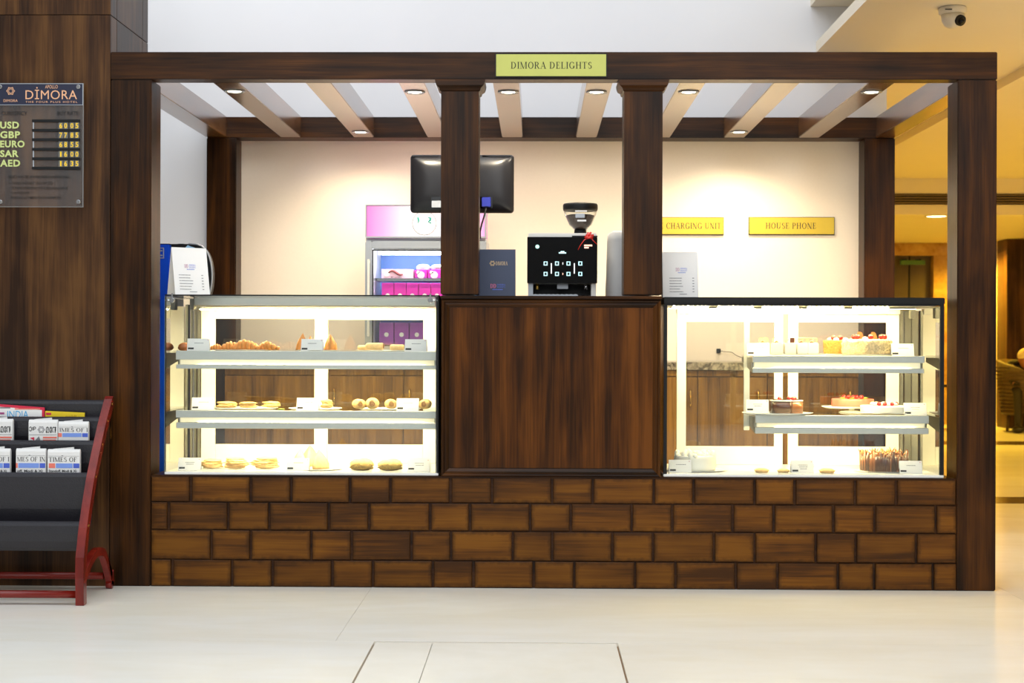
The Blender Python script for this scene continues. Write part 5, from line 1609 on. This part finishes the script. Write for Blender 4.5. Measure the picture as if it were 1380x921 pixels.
rr0 = (161.2, 174, 186.6, 199.6, 212.3, 225)
for py in rr0:
    q = brect(43.5, py, 108, py + 3.8)
    MB().box(q[0], q[1], YBd - .006, YBd - .0002, q[2], q[3]).build('rail', M['black'], bd, bevel=.001)
for k, num in enumerate(('6005', '7785', '6855', '1600', '1635')):
    pyc = rr0[k] + 8.4
    for j, px in enumerate((82.3, 88.9, 97.3, 104)):
        q = brect(px - 2.9, pyc - 4.4, px + 2.9, pyc + 4.4)
        c_ = MB().box(q[0], q[1], YBd - .003, YBd - .0004, q[2], q[3]).build('digit_card', M['acrylic_edge_dark'] if 'acrylic_edge_dark' in M else M['grey_metal'], bd)
        wd = 1.0 if num[j] == '1' else 1.9
        text(num[j], 'digit', bd, brect(px - wd, pyc - 3.5, px + wd, pyc + 3.5), YBd - .0036, M['yellow'], .02)
    q = brect(44.5, rr0[k] + 4, 46, rr0[k] + 12.6)
    MB().box(q[0], q[1], YBd - .003, YBd - .0004, q[2], q[3]).build('rail_stop', M['silver'], bd)
text('BEST RATE AVAILABLE HERE NO.', 'lettering', bd, brect(11, 236.6, 95, 240.4), yt, M['ink'], .02)
for s_, a, b, c_, d in (('\u2022 COINS ARE NOT ACCEPTED', 12, 245.4, 71, 248.8), ('\u2022 OTHER CURRENCY RATES AVAILABLE', 12, 252, 91, 255.4), ('ON REQUEST', 15.4, 258.6, 42, 262), ('\u2022 ERRORS & OMISSIONS EXEMPTED', 12, 265, 83, 268.4)):
    text(s_, 'lettering', bd, brect(a, b, c_, d), yt, M['ink'], .015)
for px, py in ((.5, 117.3), (106, 117.3), (.5, 272.3), (106, 272.3)):
    q = P(px, py, YBd)
    MB().cyl((q.x, YBd - .008, q.z), (q.x, YBd - .0008, q.z), .0088, n=20).cyl((q.x, YBd + .0056, q.z), (q.x, -.0004, q.z), .006, n=12).build('standoff', M['chrome'], bd, bevel=.0012)

# ---------------------------------------------------------------- newspaper rack
Xr = PZ(113, 817, 0).x                    # plane of the right side frame
def on_side(px, py):                       # the point of the plane X = Xr under a pixel
    d = FW * FPX + RR * (px - 690.0) + UR * (460.5 - py)
    return CAM + d * ((Xr - CAM.x) / d.x)
FRONT = [on_side(*p) for p in ((113, 817), (112.5, 780), (113, 752), (117, 712), (121.5, 680), (127, 645), (134, 610), (141.5, 575), (151, 538))]
prof = [(p.y, max(p.z, 0.0)) for p in FRONT]
prof[0] = (prof[0][0], 0.0)
ZR = prof[-1][1]
rk = thing('newspaper_rack', 'mahogany newspaper rack with curved sides and black leather slings before the column', 'rack', (Xr - .5, -.28, 0))
XL = Xr - 1.02
def side_frame(xa, xb):
    th = .040
    outer = []; inner = []
    for i, (y, z) in enumerate(prof):
        p0 = Vector(prof[max(0, i - 1)]); p1 = Vector(prof[min(len(prof) - 1, i + 1)])
        t = (p1 - p0).normalized(); nn = Vector((t.y, -t.x)) * th
        outer.append((y, z)); inner.append((y + nn.x, max(0.0, z + nn.y)))
    yb = prof[0][0]
    ye = -0.060
    top = [outer[-1], ((outer[-1][0] + inner[-1][0]) / 2 + .004, outer[-1][1] + .012), inner[-1]]
    m = MB()
    m.prism(outer[:-1] + top + inner[:-1][::-1], 'yz', xa, xb)
    # rear foot: an arch springing from the lower front
    cen = []
    for k in range(15):
        t = k / 14
        cen.append((yb + .020 + (ye - yb - .03) * t, .06 + .125 * math.sin(math.pi * (t * .80 + .08)) - .06 * max(0, (t - .70) / .3) ** 1.5))
    cen += [(ye + .004, .066), (ye + .004, .034), (ye - .006, .017)]
    L_, R_l = [], []
    for i in range(len(cen)):
        p0 = Vector(cen[max(0, i - 1)]); p1 = Vector(cen[min(len(cen) - 1, i + 1)])
        t = (p1 - p0).normalized(); nn = Vector((-t.y, t.x)) * .017
        L_.append(tuple(Vector(cen[i]) + nn)); R_l.append(tuple(Vector(cen[i]) - nn))
    m.prism(L_ + R_l[::-1], 'yz', xa + .004, xb - .004)
    m.cyl((xa + .004, ye - .004, .0175), (xb - .004, ye - .004, .0175), .0175, n=20)
    return m
for xa, xb in ((Xr - .034, Xr), (XL, XL + .034)):
    s_ = side_frame(xa, xb)
    s_.build('side_frame', M['wood_red'], rk, bevel=.0025)
def pz(z):                                 # front line of the frame at height z
    for i in range(len(prof) - 1):
        if prof[i][1] <= z <= prof[i + 1][1]:
            f = (z - prof[i][1]) / (prof[i + 1][1] - prof[i][1])
            return prof[i][0] + f * (prof[i + 1][0] - prof[i][0])
    return prof[-1][0]
BARZ = [on_side(150, 545).z, on_side(143, 568).z, on_side(136, 600).z, on_side(126, 644).z, on_side(117, 710).z]
BARY = [pz(z) + .026 for z in BARZ]
xi0, xi1 = XL + .036, Xr - .036
for y, z in zip(BARY, BARZ):
    MB().cyl((xi0 - .001, y, z), (xi1 + .001, y, z), .0135, n=10).build('rod', M['wood_red_x'], rk)
    MB().cyl((Xr + .0002, y, z), (Xr + .0016, y, z), .0055, n=10).build('screw_cap', M['brass'], rk)
def sling(i):
    """black leather pocket hung from one rod, falling to a fold and rising behind to the rod above"""
    y, z = BARY[i], BARZ[i]
    pts = [(y + .016 * math.cos(a), z + .016 * math.sin(a)) for a in [math.radians(d) for d in (-20, 20, 60, 100, 140, 180)]]
    if i == 0:
        low = z - .12
        pts += [(y - .015, z - .03), (y - .008, low)]
    else:
        drop = (.11, .11, .13, .22, .105)[i]
        zl_ = z - drop
        yb_ = BARY[i - 1] + .022
        pts += [(y - .016, z - .03), (y - .010, z - drop * .6), (y + .006, zl_ + .012), (y + .022, zl_), (y + .04, zl_ + .014)]
        if i < 4: pts += [(min(y + .060, -.012), zl_ + .03), (min(y + .062, -.008), z + .01)]
        else: pts += [(y + .10, z - .03), (y + .13, z + .06)]
    return pts
for i in range(5):
    MB().ribbon(sling(i), 'yz', xi0, xi1, .0026).build('leather_sling', M['black_leather'], rk)
yf = prof[0][0] + .022
MB().cyl((xi0, yf, .042), (xi1, yf, .042), .0155, n=16).build('rail', M['wood_red_x'], rk)
MB().cyl((xi0, -.085, .058), (xi1, -.085, .058), .0155, n=16).build('rail', M['wood_red_x'], rk)
MB().prism([(BARY[1] + .04 + .010 * math.cos(a), BARZ[1] - .055 + .024 * math.sin(a)) for a in [2 * math.pi * k / 20 for k in range(20)]], 'yz', Xr + .0002, Xr + .001).build('maker_badge', M['brass'], rk)

# newspapers and magazines
NEWS = mat('newsprint', lin(226, 224, 222), .8, var=.02)
SKY = mat('print_sky', lin(120, 150, 222), .7); DSK = mat('print_blue', lin(72, 96, 196), .7); SAL = mat('print_salmon', lin(232, 120, 104), .7)
CYI = mat('print_cyan', lin(60, 172, 226), .6); MRD = mat('print_red', lin(212, 36, 70), .5); MYL = mat('print_yellow', lin(236, 204, 30), .5)
def paper(a, b, c_, d, i, label, kind, strings, lean=.0):
    """folded newspaper standing in the pocket of rod i"""
    Y = BARY[i] + .020
    p0, p1 = P(a, d, Y), P(c_, b, Y)
    x0, x1, z1 = p0.x, p1.x, p1.z
    zv = P((a + c_) / 2, d, Y).z                     # lowest visible line
    zlow = zv - .055
    t = thing('newspaper', label, 'newspaper', ((x0 + x1) / 2, Y, zlow), 0, 'newspapers in the rack')
    pr_ = [(Y, zlow), (Y, z1 - .012), (Y + .004, z1 - .003), (Y + .009, z1), (Y + .015, z1 - .004), (Y + .018, z1 - .014), (Y + .018, zlow)]
    MB().prism(pr_, 'yz', x0, x1).build('front_fold', NEWS, t)
    w_ = x1 - x0
    vs = [(x0 + .006, Y + .0185, zlow), (x1 - .03, Y + .0185, zlow), (x1 - .03, Y + .0185, z1 + .008), (x0 + .02, Y + .0185, z1 + .001), (x0 + .006, Y + .0185, z1 - .004)]
    vs2 = [(x, y + .004, z) for x, y, z in vs]
    MB().add(vs + vs2, [(4, 3, 2, 1, 0), (5, 6, 7, 8, 9)] + [(k, (k + 1) % 5, 5 + (k + 1) % 5, 5 + k) for k in range(5)]).build('rear_fold', NEWS, t)
    H = z1 - zv
    y = Y - .0008
    Z = lambda f: z1 - H * f
    X = lambda f: x0 + w_ * f
    def bar(fa, fb, ga, gb, m_, nm='print'):
        MB().add([(X(fa), y, Z(gb)), (X(fb), y, Z(gb)), (X(fb), y, Z(ga)), (X(fa), y, Z(ga))], [(0, 1, 2, 3)]).build(nm, m_, t)
    if kind == 'times':
        word, xa, xb, hl, red = strings
        bar(.02, .98, .285, .295, M['ink_grey'])
        MB().prism([(X(.42), Z(.285)), (X(.46), Z(.25)), (X(.5), Z(.285))], 'xz', y - .0002, y).build('crest', M['ink_grey'], t)
        serif(word, 'masthead', t, (X(xa), X(xb), Z(.53), Z(.34)), y - .0002, M['ink'], .05)
        if red: bar(*red, .60, .80, SAL)
        bar(.10 if not red else red[1] + .02, .78, .60, .80, SKY); bar(.80, .99, .60, .80, DSK)
        if hl: text(hl, 'headline', t, (X(.04), X(.90), Z(.99), Z(.87)), y - .0002, M['ink'], .02)
    else:
        for s_, xa, xb in strings:
            text(s_, 'masthead', t, (X(xa), X(xb), Z(.62), Z(.33)), y - .0002, M['ink'], .01)
        cx, cz = X(.44), Z(.47)
        q = MB()
        for poly in star(cx - .016, cx + .016, cz - .016, cz + .016): q.add([(x, y - .0002, z) for x, z in poly], [list(range(len(poly)))])
        q.build('emblem', M['ink_grey'], t)
        bar(.02, .98, .70, .72, M['ink_grey'])
        bar(.50, .98, .80, .88, SAL); bar(.50, .95, .93, .99, SAL)
        MB().add([(X(.05), y, Z(.86)), (X(.2), y, Z(.82)), (X(.2), y, Z(.99)), (X(.13), y, Z(.93))], [(0, 1, 2, 3)]).build('print', MRD, t)
        MB().add([(X(.22), y, Z(.99)), (X(.36), y, Z(.78)), (X(.42), y, Z(.99))], [(0, 1, 2)]).build('print', M['ink_grey'], t)
    return t
paper(-26, 565, 17, 594.5, 2, 'Malayalam newspaper at the left edge of the second rack row', 'mal', (('\u0d2e\u0d32\u0d2f', .05, .3), ('\u0d2e\u0d47\u0d28', .62, .95)))
paper(38.5, 566, 77.5, 594.5, 2, 'Malayalam newspaper with a grey emblem beside the first English one in the second row', 'mal', (('\u0d3e\u0d33', .02, .26), ('\u0d2e\u0d47\u0d28', .60, .97)))
paper(78.5, 568.5, 119, 594.5, 2, 'English newspaper at the right end of the second rack row', 'times', ('IMES OF I', .04, .99, None, (.0, .12)))
paper(-30, 605, 13.5, 637.5, 3, 'English newspaper cut by the picture edge in the third rack row', 'times', ('TIMES OF I', .0, .98, 'Standoff, Modi & Xi', None))
paper(21.5, 605, 61.5, 637.5, 3, 'English newspaper in the middle of the third rack row', 'times', ('MES OF IN', .04, .99, 'off, Modi & Xi', (.0, .06)))
paper(64, 606, 107.5, 637.5, 3, 'English newspaper at the right end of the third rack row', 'times', ('TIMES OF', .04, .90, 'Standoff, Modi & Xi', (.04, .24)))
def mag(a, b, c_, d, i, label, tilt, kind):
    Y = BARY[i] + .026 if i else -.05
    Y = min(Y, -.032)
    p0, p1 = P(a, d, Y), P(c_, b, Y)
    zlow = P((a + c_) / 2, d, Y).z - .09
    t = thing('magazine', label, 'magazine', ((p0.x + p1.x) / 2, Y, zlow))
    x0, x1, z1 = p0.x, p1.x, p1.z
    zl_ = z1 + tilt                                  # left top corner
    def shape(e, y0, y1, m_, nm, low=zlow):
        MB().add([(x0 + e, y0, low), (x1 - e, y0, low), (x1 - e, y0, z1 - e), (x0 + e, y0, zl_ - e), (x0 + e, y1, low), (x1 - e, y1, low), (x1 - e, y1, z1 - e), (x0 + e, y1, zl_ - e)],
                 [(0, 1, 2, 3), (7, 6, 5, 4), (0, 4, 5, 1), (1, 5, 6, 2), (2, 6, 7, 3), (3, 7, 4, 0)]).build(nm, m_, t)
    zz = P((a + c_) / 2, d, Y).z
    if kind == 'india':
        shape(0, Y, Y + .006, MRD, 'cover')
        shape(.011, Y - .0008, Y, M['paper'], 'cover_picture')
        bx = rect(10, 554, 38.5, 563.5, Y)
        text('INDIA', 'title', t, bx, Y - .0014, CYI, .0)
        for (u0, v0, u1, v1, m_) in ((20, 550.6, 54, 552.2, SAL), (-20, 549, 14, 550.6, M['ink_grey']), (-20, 556, 6, 558.6, PUI), (1, 562, 9, 563.4, CYI)):
            bx = rect(u0, v0, u1, v1, Y)
            MB().box(bx[0], bx[1], Y - .0016, Y - .0009, bx[2], bx[3]).build('print', m_, t)
    else:
        shape(0, Y, Y + .005, MYL, 'cover')
        bx = rect(62, 556.5, 69, 559.5, Y)
        MB().box(bx[0], bx[1], Y - .001, Y - .0002, bx[2], bx[3]).build('print', MRD, t)
        bx = rect(88, 559.5, 103, 563.5, Y)
        text('ookli', 'title', t, bx, Y - .0008, mat('ochre_ink', lin(196, 158, 20), .5), .02)
    return t
mag(-40, 549.5, 60, 565, 1, 'red bordered magazine titled India, behind the newspapers of the second row', .022, 'india')
mag(61, 556.5, 114, 565, 1, 'yellow magazine standing right of the red bordered one', .007, 'yellow')

# ---------------------------------------------------------------- ceiling camera
q = PZ(1284, 10, Zc)
dc = thing('dome_camera', 'small white security dome camera under the yellow lit ceiling', 'security camera', q)
MB().lathe([(.062, -.0005), (.068, -.008), (.066, -.030), (.060, -.036)], q, 32).build('base', M['camera_white'], dc)
MB().lathe([(0, -.104), (.020, -.101), (.040, -.088), (.052, -.066), (.056, -.037), (.0, -.037)], q, 32).build('shell', M['camera_white'], dc)
lc = q + Vector((.020, -.036, -.068)); dr_ = Vector((.35, -.80, -.40)).normalized()
MB().cyl(lc - dr_ * .02, lc + dr_ * .020, .027, .026, 24).build('lens_ring', M['black'], dc)
MB().ell(lc + dr_ * .018, (.018, .018, .018), 14, 9).build('lens', M['black_gloss'], dc)
MB().box(q.x - .055, q.x - .022, q.y - .070, q.y - .066, q.z - .026, q.z - .021).build('badge', M['ink'], dc)

# ---------------------------------------------------------------- lounge beyond
# wood clad pillar and lit wall piece with its cove
YW = 12.4
xw = P(1357, 400, YW).x
struct('wall_right', MB().box(xw, xw + 2.2, YW, YW + 0.4, 0, 2.365), M['wood_column'])
YN = 12.95
xn = P(1330, 400, YN).x
struct('wall_niche', MB().box(xn, 8.6, YN, YN + .1, 0, P(1350, 325, YN).z), M['wall_cream'])
struct('trim_3', MB().box(xn, P(1357, 310, YN).x + .1, YN - .30, YN + .1, P(1350, 324.5, YN).z, P(1350, 298, YN).z), M['ceil'])
# air grille in the bulkhead
YG = 8.025
vx0, vx1, vz0, vz1 = rect(1200, 261.5, 1376, 275.5, YG)
av = thing('air_vent', 'long dark slotted air grille in the bulkhead of the lounge ceiling', 'air vent', ((vx0 + vx1) / 2, YG, vz0))
MB().box(vx0, 8.5, YG, YG + .004, vz0, vz1).build('backing', M['black'], av)
for k in range(4):
    z = vz0 + (vz1 - vz0) * (k + .25) / 4
    MB().box(vx0, 8.5, YG - .012, YG - .0005, z, z + .012).build('slat', mat('vent_slat', lin(110, 90, 50), .5) if k == 0 else bpy.data.materials['vent_slat'], av)
struct('trim_4', MB().box(X_END, 8.6, YG + .005, YG + .08, vz0 - .10, vz0 - .004).box(X_END, 8.6, YG + .005, YG + .08, vz1 + .004, 2.47), M['ceil'])
# lounge lamps: recessed, warm
LN = 0
def lounge_lamp(x, y, z, power, label):
    d = thing('ceiling_lamp', label, 'downlight', (x, y, z), 0, 'warm lamps in the lounge ceiling')
    MB().lathe([(.10, -.001), (.12, -.008), (.125, 0)], (x, y, z), 24).build('ring', M['camera_white'], d)
    MB().lathe([(0, -.006), (.10, -.002)], (x, y, z), 24).build('lens', M['bulb_far'], d)
    l = bpy.data.lights.new('ceiling_lamp_light', 'SPOT'); l.energy = power; l.color = (1.0, .62, .045); l.spot_size = math.radians(150); l.spot_blend = 1.0; l.shadow_soft_size = .1
    o = bpy.data.objects.new('ceiling_lamp_light', l); C.objects.link(o); o.parent = d; o.location = (0, 0, -.02)
q = PZ(1262, 291.5, 2.37)
LP_ = 260
lounge_lamp(q.x, q.y, 2.37, LP_, 'bright warm downlight in the far lounge ceiling before the doorway')
lounge_lamp(q.x + 1.9, q.y + .3, 2.37, LP_, 'warm downlight in the far ceiling above the wicker chair')
lounge_lamp(xw - .32, YN - .40, 2.37, LP_ * 2.0, 'added warm downlight brightening the niche wall, hidden behind the right front post')  # added out of sight to brighten the niche wall
for k, (x, y) in enumerate(((4.6, 5.4), (6.8, 5.4), (4.6, 2.6), (6.8, 2.6), (4.6, -.2), (6.8, -.2))):
    lounge_lamp(x, y, Zc - .055, LP_ * .8, '%s warm downlight in the lounge ceiling above the picture' % ORD[k])
# green exit light over the lift door
YX = 13.2
x0, x1, z0, z1 = rect(1214, 351, 1247, 357, YX)
ex = thing('exit_light', 'dim green exit light over the dark doorway at the far end', 'exit light', ((x0 + x1) / 2, YX, z0))
MB().box(x0, x1, YX, YX + .05, z0, z1).build('housing', mat('exit_green', lin(66, 104, 36), .4, emit=(.12, .6, .06, 1), es=.012), ex)
MB().box(x0 + .05, x0 + .08, YX + .01, YX + .25, z1, z1 + .02).box(x1 - .08, x1 - .05, YX + .01, YX + .25, z1, z1 + .02).build('bracket', M['black'], ex)

# wicker tub chair with a seated guest
q = PZ(1366, 583, 0)
ox, oy = P(1383, 560, q.y + .3).x, q.y + .25
wc = thing('wicker_chair', 'dark wicker tub chair with pale cushion at the right edge of the lounge', 'chair', (ox, oy, 0))
def tub(z0, zt, r0, r1):
    m = MB(); n = 26; vs = []; fs = []
    for i in range(n + 1):
        a = math.radians(35 + 290 * i / n + 0)           # open towards the guest's front
        f = abs(i - n / 2) / (n / 2)
        top = zt - (zt - .66) * f ** 2.2
        c_, s_ = math.cos(a + CH_R), math.sin(a + CH_R)
        for r, z in ((r0, z0), (r1, top), (r1 - .05, top + .012), (r0 - .05, z0)):
            vs.append((ox + r * c_, oy + r * s_, z))
    for i in range(n):
        for k in range(4):
            fs.append((4 * i + k, 4 * i + (k + 1) % 4, 4 * i + 4 + (k + 1) % 4, 4 * i + 4 + k))
    fs += [(0, 1, 2, 3), (4 * n + 3, 4 * n + 2, 4 * n + 1, 4 * n)]
    return m.add(vs, fs, True)
CH_R = math.radians(-50)
tub(.20, .86, .30, .37).build('tub_back', M['wicker'], wc)
m = MB()
for k in range(13):
    z = .23 + .045 * k
    pts = []
    for i in range(27):
        f = abs(i - 13) / 13
        if z > .86 - .20 * f ** 2.2 - .01: continue
        a = math.radians(35 + 290 * i / 26) + CH_R
        r = .30 + .07 * (z - .20) / .66 + .004 + .005 * ((i + k) % 2)
        pts.append((ox + r * math.cos(a), oy + r * math.sin(a), z))
    if len(pts) > 2: m.tube(pts, .012, 6)
tag(m.build('wicker_strands', M['wicker'], wc), kind='stuff')
MB().cyl((ox, oy, .22), (ox, oy, .34), .27, .29, 26).build('seat_base', M['wicker'], wc)
MB().cyl((ox, oy, .341), (ox, oy, .44), .275, .27, 26).build('cushion', M['cushion'], wc, bevel=.02)
for k in range(4):
    a = math.radians(45 + 90 * k) + CH_R
    MB().cyl((ox + .24 * math.cos(a), oy + .24 * math.sin(a), 0), (ox + .22 * math.cos(a), oy + .22 * math.sin(a), .21), .017, .022, 10).build('leg', M['wicker'], wc)

def skin_body(name, joints, links, m_, parent, sub=2):
    """one continuous surface grown around a skeleton: joints = {name: (x, y, z, radius)}"""
    names = list(joints)
    me = bpy.data.meshes.new(name)
    off = WL[parent.name]
    me.from_pydata([Vector(joints[k][:3]) - off for k in names], [(names.index(a), names.index(b)) for a, b in links], [])
    o = bpy.data.objects.new(name, me); C.objects.link(o); o.parent = parent
    sk = o.modifiers.new('skin', 'SKIN'); sk.use_smooth_shade = True
    if not me.skin_vertices: me.skin_vertices.new()
    for k, nme in enumerate(names):
        r = joints[nme][3]
        me.skin_vertices[0].data[k].radius = (r, r) if not isinstance(r, tuple) else r
        me.skin_vertices[0].data[k].use_root = (k == 0)
    o.modifiers.new('subsurf', 'SUBSURF').levels = sub
    o.modifiers['subsurf'].render_levels = sub
    me.materials.append(m_)
    return o
pe = thing('person', 'seated person in a white cap and dark jacket, leaning forward in the wicker chair', 'person', (ox, oy, .44))
PD_R = math.radians(-97)
fd = Vector((math.cos(PD_R), math.sin(PD_R), 0)); sd = Vector((-fd.y, fd.x, 0))
def J(f, s_, z, r): v = Vector((ox - .06, oy + .05, 0)) + fd * f + sd * s_; return (v.x, v.y, z, r)
SKIN = mat('skin', lin(150, 98, 66), .5); JK = mat('dark_jacket', lin(40, 34, 28), .8); TR = mat('grey_trousers', lin(70, 62, 52), .8); SHO = mat('shoe', lin(26, 20, 16), .4)
body = {'pelvis': J(-.08, 0, .575, (.15, .12)), 'waist': J(-.01, 0, .675, (.145, .11)), 'chest': J(.10, 0, .765, (.165, .12)), 'collar': J(.19, 0, .815, (.09, .08)), 'neck': J(.235, 0, .835, .055), 'skull': J(.30, 0, .865, .08), 'crown': J(.315, 0, .90, .06)}
lk = [('pelvis', 'waist'), ('waist', 'chest'), ('chest', 'collar'), ('collar', 'neck'), ('neck', 'skull'), ('skull', 'crown')]
for s_, t in ((1, 'l'), (-1, 'r')):
    body['hip' + t] = J(.02, .09 * s_, .52, .085); body['knee' + t] = J(.36, .11 * s_, .50, .06); body['ankle' + t] = J(.38, .11 * s_, .09, .04); body['toe' + t] = J(.52, .12 * s_, .045, .035)
    body['shoulder' + t] = J(.12, .15 * s_, .80, .060); body['elbow' + t] = J(.14, .19 * s_, .64, .045); body['wrist' + t] = J(.30, .16 * s_, .60, .03); body['palm' + t] = J(.36, .13 * s_, .585, .03)
    lk += [('pelvis', 'hip' + t), ('hip' + t, 'knee' + t), ('knee' + t, 'ankle' + t), ('ankle' + t, 'toe' + t), ('chest', 'shoulder' + t), ('shoulder' + t, 'elbow' + t), ('elbow' + t, 'wrist' + t), ('wrist' + t, 'palm' + t)]
    for k in range(4):
        b_ = 'f%d%s' % (k, t)
        body[b_ + 'a'] = J(.405 - .004 * abs(k - 1.5), (.13 - .030 + .02 * k) * s_, .580, .0105); body[b_ + 'b'] = J(.43 - .005 * abs(k - 1.5), (.13 - .030 + .02 * k) * s_, .562, .009)
        lk += [('palm' + t, b_ + 'a'), (b_ + 'a', b_ + 'b')]
    body['th' + t] = J(.37, .085 * s_, .595, .011); lk += [('palm' + t, 'th' + t)]
skin_body('body', body, lk, JK, pe)
hd_ = J(.31, 0, .865, 0)
hm = MB(); hm.ell(hd_[:3], (.085, .085, .112), 18, 14)
nz = Vector(hd_[:3]) + fd * .085
hm.ell(nz + Vector((0, 0, -.01)), (.014, .012, .022), 8, 6)
for s_ in (1, -1):
    hm.ell(Vector(hd_[:3]) + sd * (.086 * s_) + Vector((0, 0, -.005)), (.012, .010, .026), 8, 6)
hm.build('face', SKIN, pe)
em = MB()
for s_ in (1, -1): em.ell(Vector(hd_[:3]) + fd * .076 + sd * (.030 * s_) + Vector((0, 0, .012)), (.010, .010, .006), 8, 6)
em.ell(Vector(hd_[:3]) + fd * .078 + Vector((0, 0, -.048)), (.010, .022, .005), 8, 5)
em.build('eyes_and_mouth', M['ink'], pe)
cpz = Vector(hd_[:3]) + Vector((0, 0, .05)) - fd * .012
MB().ell(cpz, (.103, .103, .095), 20, 12, .04, 3, -.035).build('cap', mat('white_cap', lin(226, 206, 170), .9), pe)
for s_ in (1, -1):
    hz = J(.36, .13 * s_, .585, 0)
    MB().ell(hz[:3], (.045, .04, .022), 12, 8).build('hand', SKIN, pe)
    f0 = J(.47, .12 * s_, .045, 0)
    MB().ell(f0[:3], (.075, .075, .044), 12, 8, 0, 1, -.044).build('shoe', SHO, pe)
sl = []
for s_ in (1, -1):
    a = Vector(J(.12, .15 * s_, .80, 0)[:3]); b = Vector(J(.14, .19 * s_, .64, 0)[:3])
    MB().tube([a, a.lerp(b, .5), b], [.072, .064, .052], 14).build('sleeve', mat('pale_sleeve', lin(200, 182, 150), .9) if s_ == 1 else bpy.data.materials['pale_sleeve'], pe)
# low table left of the chair
tq_ = PZ(1331, 585, 0)
lt = thing('side_table', 'small dark round side table half hidden by the right post', 'table', (tq_.x, tq_.y + .9, 0))
MB().cyl((tq_.x, tq_.y + .9, .52), (tq_.x, tq_.y + .9, .55), .30, n=28).build('table_top', M['wood_dark'], lt)
MB().cyl((tq_.x, tq_.y + .9, .02), (tq_.x, tq_.y + .9, .519), .03, n=14).build('leg', M['black'], lt)
MB().cyl((tq_.x, tq_.y + .9, .0), (tq_.x, tq_.y + .9, .02), .18, n=24).build('base', M['black'], lt)

finish_texts()
